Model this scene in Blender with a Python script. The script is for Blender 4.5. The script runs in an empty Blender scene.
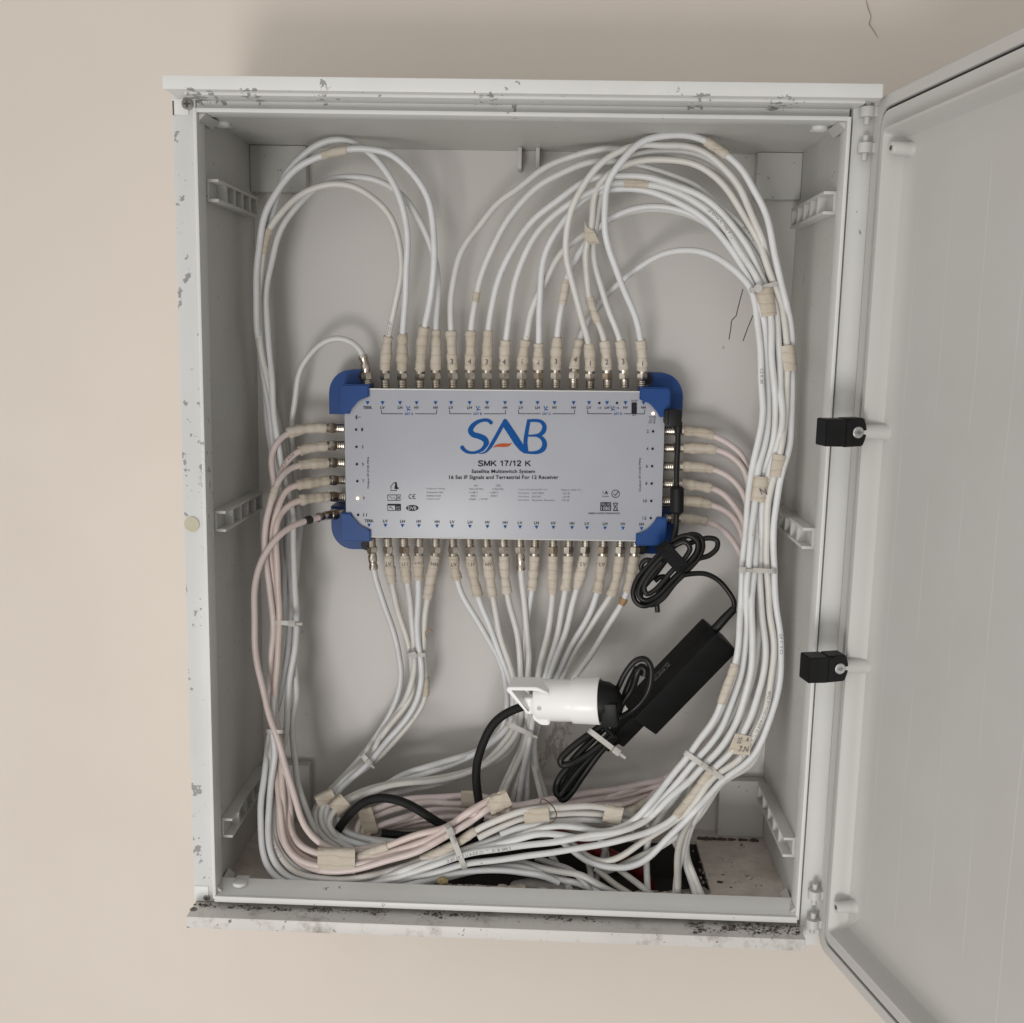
import bpy, bmesh, math, random
import numpy as np
from mathutils import Vector, Matrix
random.seed(7); rng = np.random.default_rng(7)
S = bpy.context.scene; COL = S.collection

# ------------------------------------------------------------------ camera
CP = np.array([0.03353778810263843, -1.0075691434119767, 0.1823506214186092])
RX, RY, RZ = -0.15849759145044431, -0.019805671891125143, 0.0325210521194424
F = 1097.3080347317803
W, H = 0.58, 0.7537545628601088
def rotm(a, b, c):
    ca, sa, cb, sb, cc, sc = math.cos(a), math.sin(a), math.cos(b), math.sin(b), math.cos(c), math.sin(c)
    Rx = np.array([[1,0,0],[0,ca,-sa],[0,sa,ca]]); Ry = np.array([[cb,0,sb],[0,1,0],[-sb,0,cb]])
    Rz = np.array([[cc,-sc,0],[sc,cc,0],[0,0,1]])
    return Rz @ Rx @ Ry
R = rotm(RX, RY, RZ)
cam = bpy.data.cameras.new('camera'); co = bpy.data.objects.new('camera', cam); COL.objects.link(co)
right, fwd, up = R[:,0], R[:,1], R[:,2]
M = Matrix(((right[0], up[0], -fwd[0], CP[0]), (right[1], up[1], -fwd[1], CP[1]), (right[2], up[2], -fwd[2], CP[2]), (0,0,0,1)))
co.matrix_world = M
cam.sensor_fit = 'HORIZONTAL'; cam.sensor_width = 36; cam.lens = F*36/1024
cam.clip_start = 0.01; cam.clip_end = 50
S.camera = co
def ray(px, py):
    return R @ np.array([(px-512)/F, 1.0, -(py-511.5)/F])
def U(px, py, y):                      # the place at depth y seen at a pixel
    d = ray(px, py); t = (y-CP[1])/d[1]
    return CP + t*d
def Zhit(px, py, z):
    d = ray(px, py); t = (z-CP[2])/d[2]
    return CP + t*d
def V(p): return Vector((float(p[0]), float(p[1]), float(p[2])))

# ------------------------------------------------------------------ materials
def srgb(r, g, b):
    f = lambda c: ((c/255)/12.92 if c/255 <= 0.04045 else ((c/255+0.055)/1.055)**2.4)
    return (f(r), f(g), f(b), 1)
def mat(name, col, rough=0.5, metal=0.0, spec=0.5):
    m = bpy.data.materials.new(name); m.use_nodes = True
    b = m.node_tree.nodes['Principled BSDF']
    b.inputs['Base Color'].default_value = (*col[:3], 1); b.inputs['Roughness'].default_value = rough
    b.inputs['Metallic'].default_value = metal; b.inputs['Specular IOR Level'].default_value = spec
    return m
class N:                                # small node helper
    def __init__(s, m): s.m = m; s.t = m.node_tree; s.b = s.t.nodes['Principled BSDF']
    def node(s, typ, **kw):
        n = s.t.nodes.new(typ)
        for k, v in kw.items():
            if k in n.inputs: n.inputs[k].default_value = v
            else: setattr(n, k, v)
        return n
    def link(s, a, b): s.t.links.new(a, b)
    def coord(s, scale=(1,1,1), out='Object'):
        c = s.node('ShaderNodeTexCoord'); mp = s.node('ShaderNodeMapping'); mp.inputs['Scale'].default_value = scale
        s.link(c.outputs[out], mp.inputs['Vector']); return mp.outputs['Vector']
    def noise(s, vec, scale, detail=4, rough=0.5):
        n = s.node('ShaderNodeTexNoise'); n.inputs['Scale'].default_value = scale; n.inputs['Detail'].default_value = detail
        n.inputs['Roughness'].default_value = rough; s.link(vec, n.inputs['Vector']); return n.outputs['Fac']
    def ramp(s, fac, stops):
        r = s.node('ShaderNodeValToRGB'); e = r.color_ramp.elements
        while len(e) < len(stops): e.new(0.5)
        for el, (p, c) in zip(e, stops):
            el.position = p; el.color = c if len(c) == 4 else (*c, 1)
        s.link(fac, r.inputs['Fac']); return r.outputs['Color']
    def mix(s, fac, a, b, blend='MIX'):
        n = s.node('ShaderNodeMix'); n.data_type = 'RGBA'; n.blend_type = blend
        for inp, v in ((n.inputs[0], fac), (n.inputs[6], a), (n.inputs[7], b)):
            if isinstance(v, (float, int)): inp.default_value = v
            elif isinstance(v, tuple): inp.default_value = v if len(v) == 4 else (*v, 1)
            else: s.link(v, inp)
        return n.outputs[2]
    def math(s, op, a, b=None):
        n = s.node('ShaderNodeMath'); n.operation = op
        for inp, v in zip(n.inputs, (a, b)):
            if v is None: continue
            if isinstance(v, (float, int)): inp.default_value = v
            else: s.link(v, inp)
        return n.outputs[0]
    def col(s, c): s.link(c, s.b.inputs['Base Color'])
    def bump(s, h, strength=0.2, dist=0.001):
        n = s.node('ShaderNodeBump'); n.inputs['Strength'].default_value = strength; n.inputs['Distance'].default_value = dist
        s.link(h, n.inputs['Height']); s.link(n.outputs['Normal'], s.b.inputs['Normal'])

def m_wall():
    m = mat('cream_wall_paint', (0.66,0.57,0.50), 0.85, spec=0.2); n = N(m); v = n.coord()
    a = n.noise(v, 1.6, 3); b = n.noise(v, 45, 5, 0.6); c = n.noise(v, 9, 4)
    base = n.ramp(a, [(0.3, (0.655,0.595,0.53)), (0.7, (0.695,0.63,0.565))])
    base = n.mix(n.ramp(c, [(0.35,(0,0,0)),(0.75,(0.35,)*3)]), base, (0.635,0.57,0.505))
    scuff = n.ramp(n.noise(n.coord((1,1,0.4)), 24, 8, 0.7), [(0.70,(0,0,0)),(0.78,(0.28,)*3)])
    n.col(n.mix(scuff, base, (0.36,0.30,0.26))); n.bump(b, 0.12, 0.0008); return m
def m_cab(name, chips=0.0, dirt=0.0, col=(0.565,0.57,0.555), rough=0.42, spots=()):
    m = mat(name, col, rough, spec=0.4); n = N(m); v = n.coord()
    a = n.noise(v, 7, 5, 0.6); g = n.noise(v, 160, 3)
    k = tuple(c*0.86 for c in col)
    c = n.mix(n.ramp(a, [(0.45,(0,0,0)),(0.8,(0.7,)*3)]), (*col,1), (*k,1))
    if dirt:
        d = n.noise(v, 26, 8, 0.72)
        c = n.mix(n.ramp(d, [(0.66-dirt*0.25,(0,0,0)),(0.82-dirt*0.2,(0.75,)*3)]), c, (0.17,0.13,0.105))
        s_ = n.noise(n.coord((1,1,1)), 210, 2)
        c = n.mix(n.ramp(s_, [(0.72-dirt*0.05,(0,0,0)),(0.76-dirt*0.05,(0.8,)*3)]), c, (0.08,0.065,0.055))
    if chips:
        e = n.noise(n.coord((1.0,1.0,0.8)), 105, 6, 0.62); e2 = n.noise(v, 9, 2)
        e = n.math('MULTIPLY', e, n.math('ADD', n.math('MULTIPLY', e2, 0.7), 0.62))
        mask = n.ramp(e, [(0.685-chips*0.035,(0,0,0)),(0.695-chips*0.035,(0.8,)*3)])
        c = n.mix(mask, c, (0.20,0.20,0.20))
    if spots:                            # flaked places: (pixel x, y, depth, radius x, radius z in metres, share flaked)
        tc = n.node('ShaderNodeTexCoord'); sx = n.node('ShaderNodeSeparateXYZ'); n.link(tc.outputs['Object'], sx.inputs[0])
        e = n.noise(n.coord((1,1,1)), 150, 7, 0.62)
        for px, py, dep_, rx, rz, amt in spots:
            g_ = U(px, py, dep_); dx = n.math('DIVIDE', n.math('SUBTRACT', sx.outputs[0], float(g_[0])), rx); dz = n.math('DIVIDE', n.math('SUBTRACT', sx.outputs[2], float(g_[2])), rz)
            d = n.math('SUBTRACT', 1.0, n.math('MINIMUM', n.math('ADD', n.math('MULTIPLY', dx, dx), n.math('MULTIPLY', dz, dz)), 1.0))
            f = n.math('MULTIPLY', e, n.math('POWER', d, 0.3)); th = 0.62-amt*0.16
            c = n.mix(n.ramp(f, [(th,(0,0,0)),(th+0.015,(0.85,)*3)]), c, (0.215,0.21,0.205))
    n.col(c); n.bump(g, 0.05, 0.0004); return m
def m_floor():
    m = mat('dusty_cabinet_floor', (0.35,0.31,0.28), 0.9, spec=0.1); n = N(m); v = n.coord()
    a = n.noise(v, 18, 8, 0.7); b = n.noise(v, 90, 6, 0.7)
    c = n.ramp(a, [(0.28,(0.36,0.305,0.265)),(0.5,(0.52,0.465,0.42)),(0.72,(0.68,0.63,0.58))])
    c = n.mix(n.ramp(b, [(0.66,(0,0,0)),(0.74,(0.5,)*3)]), c, (0.15,0.12,0.10))
    n.col(c); n.bump(b, 0.5, 0.002); return m
def m_jacket(name, col, dirt=0.35):
    m = mat(name, col, 0.38, spec=0.45); n = N(m); v = n.coord()
    oi = n.node('ShaderNodeObjectInfo')
    c0 = n.ramp(oi.outputs['Random'], [(0.0, (col[0]*0.95, col[1]*0.925, col[2]*0.87)), (0.5, tuple(x*0.97 for x in col)), (1.0, (col[0]*1.0, col[1]*1.02, col[2]*1.05))])
    a = n.noise(v, 30, 5, 0.65)
    c = n.mix(n.ramp(a, [(0.47,(0,0,0)),(0.80,(dirt,)*3)]), c0, tuple(x*y for x, y in zip(col, (0.62,0.56,0.50))))
    s_ = n.noise(v, 190, 2)
    c = n.mix(n.ramp(s_, [(0.755,(0,0,0)),(0.775,(0.6,)*3)]), c, (0.13,0.10,0.08))
    n.col(c); n.bump(n.noise(v, 120, 2), 0.04, 0.0006); return m
def m_tape():
    m = mat('masking_tape', (0.58,0.50,0.39), 0.75, spec=0.25); n = N(m); v = n.coord()
    oi = n.node('ShaderNodeObjectInfo')
    c0 = n.ramp(oi.outputs['Random'], [(0, (0.50,0.445,0.365)), (1, (0.575,0.53,0.46))])
    a = n.noise(n.coord((1,1,2.5)), 75, 6, 0.7)
    c = n.mix(n.ramp(a, [(0.45,(0,0,0)),(0.8,(0.6,)*3)]), c0, (0.45,0.36,0.265))
    w = n.node('ShaderNodeTexWave', bands_direction='Z', wave_profile='SAW'); w.inputs['Scale'].default_value = 33; w.inputs['Distortion'].default_value = 2.6; w.inputs['Detail'].default_value = 3
    w.inputs['Detail Scale'].default_value = 1.6; w.inputs['Detail Roughness'].default_value = 0.65; n.link(n.coord((1,1,1)), w.inputs['Vector'])
    c = n.mix(n.ramp(w.outputs['Fac'], [(0.0,(0.55,)*3),(0.05,(0.1,)*3),(0.10,(0,0,0)),(0.75,(0,0,0)),(1.0,(0.18,)*3)]), c, (0.27,0.195,0.125))
    n.col(c)
    h = n.math('ADD', n.math('MULTIPLY', w.outputs['Fac'], 0.5), n.noise(v, 260, 4, 0.6)); n.bump(h, 0.55, 0.0009); return m
def m_noise(name, c1, c2, scale, rough=0.6, metal=0.0, bump=0.2, spec=0.4):
    m = mat(name, c1, rough, metal, spec); n = N(m); a = n.noise(n.coord(), scale, 5, 0.6)
    n.col(n.ramp(a, [(0.35, c1), (0.7, c2)])); n.bump(a, bump, 0.0006); return m
def m_back():
    m = mat('cabinet_back_paint', (0.56,0.545,0.53), 0.45, spec=0.4); n = N(m); v = n.coord()
    c = n.ramp(n.noise(v, 5, 4), [(0.35,(0.56,0.54,0.515)),(0.7,(0.60,0.58,0.557))])
    # brown smears of old glue on the back plate below the switch
    tc = n.node('ShaderNodeTexCoord'); sx = n.node('ShaderNodeSeparateXYZ'); n.link(tc.outputs['Object'], sx.inputs[0])
    g = U(556, 745, 0.195)
    def blob(cx, cz, rx, rz):
        dx = n.math('DIVIDE', n.math('SUBTRACT', sx.outputs[0], cx), rx); dz = n.math('DIVIDE', n.math('SUBTRACT', sx.outputs[2], cz), rz)
        d = n.math('ADD', n.math('MULTIPLY', dx, dx), n.math('MULTIPLY', dz, dz)); return n.math('SUBTRACT', 1.0, n.math('MINIMUM', d, 1.0))
    e = n.noise(n.coord((1,1,0.45)), 95, 6, 0.7)
    for (bx, bz, rx, rz, th) in ((g[0], g[2], 0.045, 0.07, 0.50), (g[0]+0.12, g[2]-0.03, 0.05, 0.05, 0.62)):
        f = n.math('MULTIPLY', e, n.math('POWER', blob(float(bx), float(bz), rx, rz), 0.35))
        c = n.mix(n.ramp(f, [(th,(0,0,0)),(th+0.06,(0.55,)*3)]), c, (0.22,0.15,0.11))
    s_ = n.noise(v, 85, 3); c = n.mix(n.ramp(s_, [(0.765,(0,0,0)),(0.785,(0.5,)*3)]), c, (0.2,0.17,0.15))
    n.col(c); n.bump(n.noise(v, 3.5, 2), 0.25, 0.01); return m
def m_door():
    m = mat('door_inner_paint', (0.545,0.54,0.51), 0.42, spec=0.4); n = N(m)
    tc = n.node('ShaderNodeTexCoord'); sx = n.node('ShaderNodeSeparateXYZ'); n.link(tc.outputs['Object'], sx.inputs[0])
    v = n.coord(); wob = n.noise(n.coord((1,1,0.6)), 7, 3)
    q = n.math('ADD', n.math('MULTIPLY', sx.outputs[0], 20.5), n.math('MULTIPLY', wob, 0.28))
    fr = n.math('FRACT', q)
    line = n.ramp(fr, [(0.0,(0,0,0)),(0.485,(0,0,0)),(0.5,(1,1,1)),(0.515,(0,0,0))])
    side = n.math('MULTIPLY', line, n.math('GREATER_THAN', n.math('ADD', 0.27, n.math('MULTIPLY', wob, 0.1)), n.math('ABSOLUTE', sx.outputs[2])))
    brk = n.ramp(n.noise(v, 14, 3), [(0.38,(0,0,0)),(0.55,(0.55,)*3)])
    c = n.ramp(n.noise(v, 5, 5, 0.6), [(0.3,(0.425,0.418,0.395)),(0.72,(0.465,0.458,0.44))])
    c = n.mix(n.math('MULTIPLY', side, brk), c, (0.60,0.60,0.58))
    s_ = n.noise(n.coord((1,1,0.8)), 60, 5, 0.7)
    c = n.mix(n.ramp(s_, [(0.745,(0,0,0)),(0.76,(0.7,)*3)]), c, (0.16,0.15,0.14))
    n.col(c); n.bump(n.noise(v, 9, 3), 0.10, 0.004); return m

MT = dict(
    wall=m_wall(), cab=m_cab('cabinet_grey_paint', dirt=0.12, col=(0.50,0.495,0.468)), frame=m_cab('chipped_white_frame_paint', chips=1.0, dirt=0.08, col=(0.58,0.585,0.575), spots=[(196,790,0.009,0.008,0.016,0.9),(199,853,0.009,0.009,0.014,0.9),(203,878,0.009,0.006,0.012,0.7),(179,300,0.009,0.008,0.02,0.5),(175,132,0.009,0.01,0.012,0.4),(186,270,0.009,0.007,0.03,0.4),(197,612,0.009,0.008,0.01,0.6),(188,680,0.009,0.01,0.04,0.25),(180,200,0.009,0.01,0.05,0.3)]),
    hood=m_cab('hood_paint', chips=0.02, col=(0.69,0.69,0.675), spots=[(203,101,0.012,0.012,0.006,0.9),(222,102,0.012,0.008,0.006,0.75),(258,101,0.012,0.014,0.006,0.7),(330,103,0.012,0.03,0.006,0.4),(490,102,0.012,0.025,0.006,0.5),(700,106,0.012,0.03,0.006,0.5),(780,108,0.012,0.03,0.006,0.5)]), sill=m_cab('dirty_sill_paint', chips=0.35, dirt=0.62, col=(0.60,0.585,0.555)),
    lip=m_cab('lip_paint', chips=0.2, col=(0.66,0.66,0.64)), back=m_back(), floor=m_floor(), door=m_door(),
    rail=m_cab('rail_plastic', dirt=0.15, col=(0.50,0.495,0.475)),
    white=m_jacket('white_cable_jacket', (0.65,0.65,0.64)), pink=m_jacket('pinkish_cable_jacket', (0.64,0.545,0.515)), dim=m_jacket('old_grey_cable_jacket', (0.44,0.43,0.41)),
    tape=m_tape(), tapebrown=m_noise('brown_tape', (0.40,0.25,0.12), (0.24,0.14,0.07), 90),
    blacktape=m_noise('black_tape', (0.012,0.012,0.012), (0.03,0.03,0.03), 80, 0.5),
    nickel=m_noise('nickel_plated_metal', (0.62,0.57,0.50), (0.42,0.37,0.31), 60, 0.26, 1.0, 0.08), dullsteel=m_noise('dull_screw', (0.17,0.17,0.165), (0.25,0.25,0.24), 150, 0.5, 0.4), doorpl=m_cab('door_plastic', col=(0.50,0.495,0.475)), steel=m_noise('steel', (0.62,0.62,0.62), (0.45,0.45,0.45), 80, 0.3, 1.0, 0.05),
    brass=m_noise('aged_connector_metal', (0.42,0.34,0.26), (0.28,0.22,0.16), 70, 0.35, 1.0, 0.1),
    lid=m_noise('silver_lid_paint', (0.355,0.365,0.405), (0.375,0.388,0.428), 12, 0.34, 0.0, 0.01, 0.5), edge=mat('lid_edge_metal', (0.72,0.72,0.70), 0.3, 0.6),
    blue=m_noise('blue_plastic', (0.008,0.048,0.19), (0.012,0.06,0.22), 25, 0.38, 0, 0.03, 0.25), bluep=mat('blue_print', (0.008,0.075,0.27), 0.5, spec=0.06), blackp=mat('black_print', (0.02,0.02,0.024), 0.5, spec=0.06),
    orange=mat('orange_print', (0.42,0.09,0.03), 0.5, spec=0.06), ink=mat('pen_ink', (0.10,0.095,0.11), 0.6, spec=0.06), greyp=mat('grey_print', (0.17,0.17,0.18), 0.6),
    black=m_noise('black_plastic', (0.006,0.006,0.0063), (0.010,0.010,0.0104), 35, 0.45, 0, 0.06, 0.22), cord=m_noise('black_rubber_cord', (0.006,0.006,0.006), (0.010,0.010,0.010), 60, 0.33, 0, 0.03, 0.3),
    rubber=m_noise('thick_rubber_jacket', (0.008,0.008,0.008), (0.015,0.015,0.015), 50, 0.62, 0, 0.15, 0.2),
    velcro=m_noise('velcro_strap', (0.016,0.016,0.018), (0.03,0.03,0.033), 400, 0.9, 0, 0.8), socket=m_noise('white_socket_plastic', (0.84,0.835,0.83), (0.87,0.865,0.86), 20, 0.30, 0, 0.02),
    crack=mat('crack_brown', (0.36,0.29,0.23), 0.9), tie=m_noise('pale_nylon_tie', (0.43,0.415,0.385), (0.52,0.505,0.475), 60, 0.45, 0, 0.05), red=m_noise('dark_red_pipe', (0.19,0.010,0.009), (0.12,0.008,0.007), 50, 0.5),
    rust=m_noise('rusty_copper_wire', (0.07,0.04,0.03), (0.16,0.07,0.035), 120, 0.6, 0.3), plaster=m_noise('plaster_crumbs', (0.52,0.46,0.39), (0.34,0.29,0.25), 120, 0.95, 0, 0.6),
    dirt=m_noise('dark_dirt', (0.06,0.048,0.04), (0.13,0.10,0.08), 120, 0.95, 0, 0.6), grout=m_noise('grey_filler', (0.26,0.25,0.235), (0.17,0.16,0.15), 60, 0.95, 0, 0.9),
    shaft=m_noise('shaft_painted_shade', (0.035,0.033,0.03), (0.05,0.045,0.04), 30, 0.9), sticker=m_noise('yellowed_plug', (0.50,0.47,0.36), (0.44,0.41,0.31), 40, 0.6), lint=m_noise('yellow_lump', (0.42,0.34,0.18), (0.3,0.24,0.13), 150, 0.9, 0, 0.6),
)
led = mat('led_glow', (1,0.8,0.6), 0.3); b_ = led.node_tree.nodes['Principled BSDF']
b_.inputs['Emission Color'].default_value = (1.0, 0.72, 0.50, 1); b_.inputs['Emission Strength'].default_value = 1.6
MT['led'] = led

# ------------------------------------------------------------------ mesh helpers
def smooth(me, angle=40):
    for p in me.polygons: p.use_smooth = True
    try: me.set_sharp_from_angle(angle=math.radians(angle))
    except Exception: pass
def link(name, bm, m, parent=None, sm=True, angle=40):
    me = bpy.data.meshes.new(name); bmesh.ops.recalc_face_normals(bm, faces=bm.faces[:]); bm.to_mesh(me); bm.free()
    for mm in (m if isinstance(m, (list, tuple)) else [m]): me.materials.append(MT[mm])
    if sm: smooth(me, angle)
    o = bpy.data.objects.new(name, me); COL.objects.link(o)
    if parent is not None: o.parent = parent; o.matrix_parent_inverse = parent.matrix_world.inverted()
    return o
def tag(o, label=None, cat=None, group=None, kind=None):
    if label: o['label'] = label
    if cat: o['category'] = cat
    if group: o['group'] = group
    if kind: o['kind'] = kind
    return o
def empty(name, loc, label, cat, group=None):
    o = bpy.data.objects.new(name, None); COL.objects.link(o); o.location = V(loc); o.empty_display_size = 0.02
    o.matrix_world = Matrix.Translation(V(loc)); return tag(o, label, cat, group)
def box(bm, lo, hi, mtx=None, bev=0.0, mi=0):
    r = bmesh.ops.create_cube(bm, size=1.0); vs = r['verts']
    for v in vs:
        v.co = Vector([lo[i] + (v.co[i]+0.5)*(hi[i]-lo[i]) for i in range(3)])
    fs = {f for v in vs for f in v.link_faces}
    if bev > 0:
        es = list({e for v in vs for e in v.link_edges})
        rr = bmesh.ops.bevel(bm, geom=es, offset=bev, segments=2, affect='EDGES', profile=0.6)
        vs = list({v for f in rr['faces'] for v in f.verts} | {v for v in vs if v.is_valid}); fs = {f for v in vs for f in v.link_faces}
    for f in fs: f.material_index = mi
    if mtx is not None:
        for v in vs: v.co = mtx @ v.co
    return vs
def tube(bm, P, r, sides=10, cap=True, mi=0, noise=0.0, flat=None):
    P = np.asarray(P, float); n = len(P); rr = np.full(n, r) if np.isscalar(r) else np.asarray(r)
    T = np.gradient(P, axis=0); T /= np.linalg.norm(T, axis=1)[:, None] + 1e-12
    a = np.array([0, 0, 1.0]) if abs(T[0][2]) < 0.9 else np.array([1.0, 0, 0])
    u = np.cross(T[0], a); u /= np.linalg.norm(u); rings = []
    for i in range(n):
        u = u - T[i]*np.dot(u, T[i]); u /= np.linalg.norm(u) + 1e-12; w = np.cross(T[i], u); ring = []
        for k in range(sides):
            th = 2*math.pi*k/sides; q = rr[i]*(1 + (noise*rng.uniform(-1, 1) if noise else 0))
            ring.append(bm.verts.new(V(P[i] + q*(math.cos(th)*u + math.sin(th)*w))))
        rings.append(ring)
    for i in range(n-1):
        for k in range(sides):
            f = bm.faces.new((rings[i][k], rings[i][(k+1) % sides], rings[i+1][(k+1) % sides], rings[i+1][k])); f.material_index = mi
    if cap:
        for ring, rev in ((rings[0], True), (rings[-1], False)):
            f = bm.faces.new(ring[::-1] if rev else ring); f.material_index = mi
def cyl(bm, a, b, r, sides=20, mi=0, r2=None):
    a = np.asarray(a, float); b = np.asarray(b, float); tube(bm, [a, b], [r, r if r2 is None else r2], sides, True, mi)
def prism(bm, poly, axis_lo, axis_hi, fn, mi=0):     # poly of 2-D points, fn(a, b, depth) -> 3-D
    lo = [bm.verts.new(V(fn(a, b, axis_lo))) for a, b in poly]; hi = [bm.verts.new(V(fn(a, b, axis_hi))) for a, b in poly]
    n = len(poly); fs = [bm.faces.new(lo), bm.faces.new(hi[::-1])]
    for i in range(n): fs.append(bm.faces.new((lo[i], hi[i], hi[(i+1) % n], lo[(i+1) % n])))
    for f in fs: f.material_index = mi
    return fs
def lump(bm, c, r, sq=(1,1,1), sub=1, jit=0.25, mi=0):
    q = bmesh.ops.create_icosphere(bm, subdivisions=sub, radius=1.0)
    for v in q['verts']:
        k = r*(1 + random.uniform(-jit, jit)); v.co = Vector((c[0]+v.co.x*k*sq[0], c[1]+v.co.y*k*sq[1], c[2]+v.co.z*k*sq[2]))
    for f in {f for v in q['verts'] for f in v.link_faces}: f.material_index = mi

# ------------------------------------------------------------------ wall
YW = 0.20
bm = bmesh.new()
nx, nz = 40, 40
g = [[bm.verts.new((-2.2+4.4*i/nx, YW + 0.002, -1.6+3.4*j/nz)) for j in range(nz+1)] for i in range(nx+1)]
for i in range(nx):
    for j in range(nz): bm.faces.new((g[i][j], g[i+1][j], g[i+1][j+1], g[i][j+1]))
tag(link('wall', bm, 'wall'), 'smooth cream painted wall behind the grey cabinet', 'wall', None, 'structure')
# brownish crack in the paint above the hood
bm = bmesh.new()
cr = [(866,0),(868,8),(871,16),(869,24),(874,31),(878,38)]
tube(bm, [U(x, y, YW+0.0015) for x, y in cr], [0.0003,0.0006,0.0004,0.0006,0.0004,0.0002], 5)
o = link('wall_crack', bm, 'crack'); tag(o, 'thin crack in the wall paint above the cabinet hood', 'crack')

# ------------------------------------------------------------------ cabinet
CAB = empty('wall_cabinet', (0, YW, -H/2), 'open light grey wall cabinet with chipped frame and its door swung out', 'cabinet')
YB = 0.195; hw, hh = W/2, H/2
FY = 0.009                               # frame face, just behind the lip
bm = bmesh.new()                         # shell: side, top and bottom walls, outside and inside
box(bm, (-hw-0.004, 0.0235, -hh-0.006), (-hw+0.0015, YB+0.004, hh+0.006))
box(bm, (hw-0.0015, 0.0235, -hh-0.006), (hw+0.004, YB+0.004, hh+0.006))
box(bm, (-hw+0.0016, 0.0235, hh-0.0015), (hw-0.0016, YB+0.004, hh+0.005))
link('body_shell', bm, 'cab', CAB)
bm = bmesh.new()
box(bm, (-hw-0.022, FY+0.022, -hh-0.012), (-hw-0.0045, YW+0.001, hh+0.012))
box(bm, (hw+0.0045, FY+0.022, -hh-0.012), (hw+0.022, YW+0.001, hh+0.012))
box(bm, (-hw-0.0219, FY+0.022, hh+0.0122), (hw+0.0219, YW+0.001, hh+0.02))
link('outer_wall', bm, 'frame', CAB)
bm = bmesh.new(); box(bm, (-hw+0.0016, YB, -hh-0.005), (hw-0.0016, YB+0.0035, hh-0.0016)); link('back_panel', bm, 'back', CAB)
# lip round the opening
bm = bmesh.new(); t = 0.0034
box(bm, (-hw, 0, -hh), (-hw+t, 0.023, hh), bev=0.0009); box(bm, (hw-t, 0, -hh), (hw, 0.023, hh), bev=0.0009)
box(bm, (-hw+t*0.6, 0.0004, hh-t), (hw-t*0.6, 0.0232, hh+0.0003), bev=0.0009)
fn = lambda y, z, x: (x, y, z)
prism(bm, [(0.0004,-hh-0.0003),(0.0004,-hh+t-0.0008),(0.0012,-hh+t),(0.024,-hh+0.0105),(0.0255,-hh+0.0098),(0.0270,-hh+0.001),(0.040,-hh+0.0002),(0.040,-hh-0.0003)], -hw+t*0.6, hw-t*0.6, fn)
box(bm, (-hw+t*0.6, -0.0016, -hh-0.0026), (hw-t*0.6, 0.0034, -hh+t+0.0004), bev=0.0011)
link('opening_lip', bm, 'lip', CAB)
# face frame: left stile, top rail, bottom rail, right hinge stile
bm = bmesh.new()
xl = U(168.5, 500, FY)[0]
box(bm, (-hw-0.0215, FY, -hh-0.008), (-hw-0.0002, FY+0.022, hh+0.0125), bev=0.0012)
link('frame_stile', bm, 'frame', CAB)
bm = bmesh.new(); box(bm, (-hw-0.0003, FY+0.003, hh+0.0006), (hw+0.001, FY+0.022, hh+0.018), bev=0.0006); link('frame_rail', bm, 'hood', CAB)
bm = bmesh.new(); box(bm, (-hw-0.0003, FY+0.004, -hh-0.0125), (hw+0.001, FY+0.022, -hh-0.0006), bev=0.0006); link('frame_rail', bm, 'sill', CAB)
bm = bmesh.new(); box(bm, (hw+0.0028, FY-0.002, -hh-0.030), (hw+0.0215, FY+0.022, hh+0.0125), bev=0.0012); link('hinge_stile', bm, 'lip', CAB)
# hood
yh = -0.024
x0 = U(162, 84, yh)[0]; x1 = U(884, 88, yh)[0]; zt = 0.5*(U(300,76.5,yh)[2]+U(700,80.5,yh)[2]); zb = 0.5*(U(300,91.5,yh)[2]+U(700,95.5,yh)[2])
bm = bmesh.new(); box(bm, (x0, yh, zb), (x1, 0.034, zt), bev=0.0022)
box(bm, (x0+0.016, yh+0.010, zb-0.0022), (x1-0.012, 0.012, zb+0.001), bev=0.0006)
link('hood', bm, 'hood', CAB)
# sill
ys = -0.0205
sx0 = U(186, 926, ys)[0]; sx1 = U(806, 944, ys)[0]; sz1 = 0.5*(U(300,922,ys)[2]+U(700,934.5,ys)[2]); sz0 = sz1-0.0125
bm = bmesh.new(); box(bm, (sx0, ys, sz0), (sx1, 0.032, sz1), bev=0.0018); link('sill', bm, 'sill', CAB)
# frame corner pieces and screws
def screw(p, n, r, parent, name='screw', m='dullsteel'):
    bm = bmesh.new(); p = np.array(p); n = np.array(n); n = n/np.linalg.norm(n)
    tube(bm, [p-n*0.0005, p+n*0.0006, p+n*0.0012], [r, r, r*0.75], 20)
    a = np.cross(n, [0, 0, 1.0]) if abs(n[2]) < 0.9 else np.array([1.0, 0, 0]); a /= np.linalg.norm(a); b = np.cross(n, a)
    for d, e in ((a, b), (b, a)):
        fn = lambda s, t_, h: p + d*s + e*t_ + n*h
        k = r*0.55; w_ = r*0.13; off = 0 if d is a else 0.00007
        prism(bm, [(-k, -w_), (k, -w_), (k, w_), (-k, w_)], 0.0010+off, 0.00135+off, fn, 1)
    return link(name, bm, [m, 'dirt'], parent)
s_ = U(187.3, 104, FY); screw(s_, (0,-1,0), 0.0058, CAB)
s_ = U(206.5, 897.5, FY); screw(s_, (0,-1,0), 0.0036, CAB)
s_ = Zhit(193.5, 909.5, sz1); screw((s_[0], s_[1], sz1), (0,0,1), 0.0035, CAB)
bm = bmesh.new()
a, b = U(172.5, 99, FY), U(190, 115, FY); box(bm, (a[0], FY-0.0009, b[2]), (b[0]-0.0012, FY+0.003, a[2]), bev=0.0006)
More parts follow.
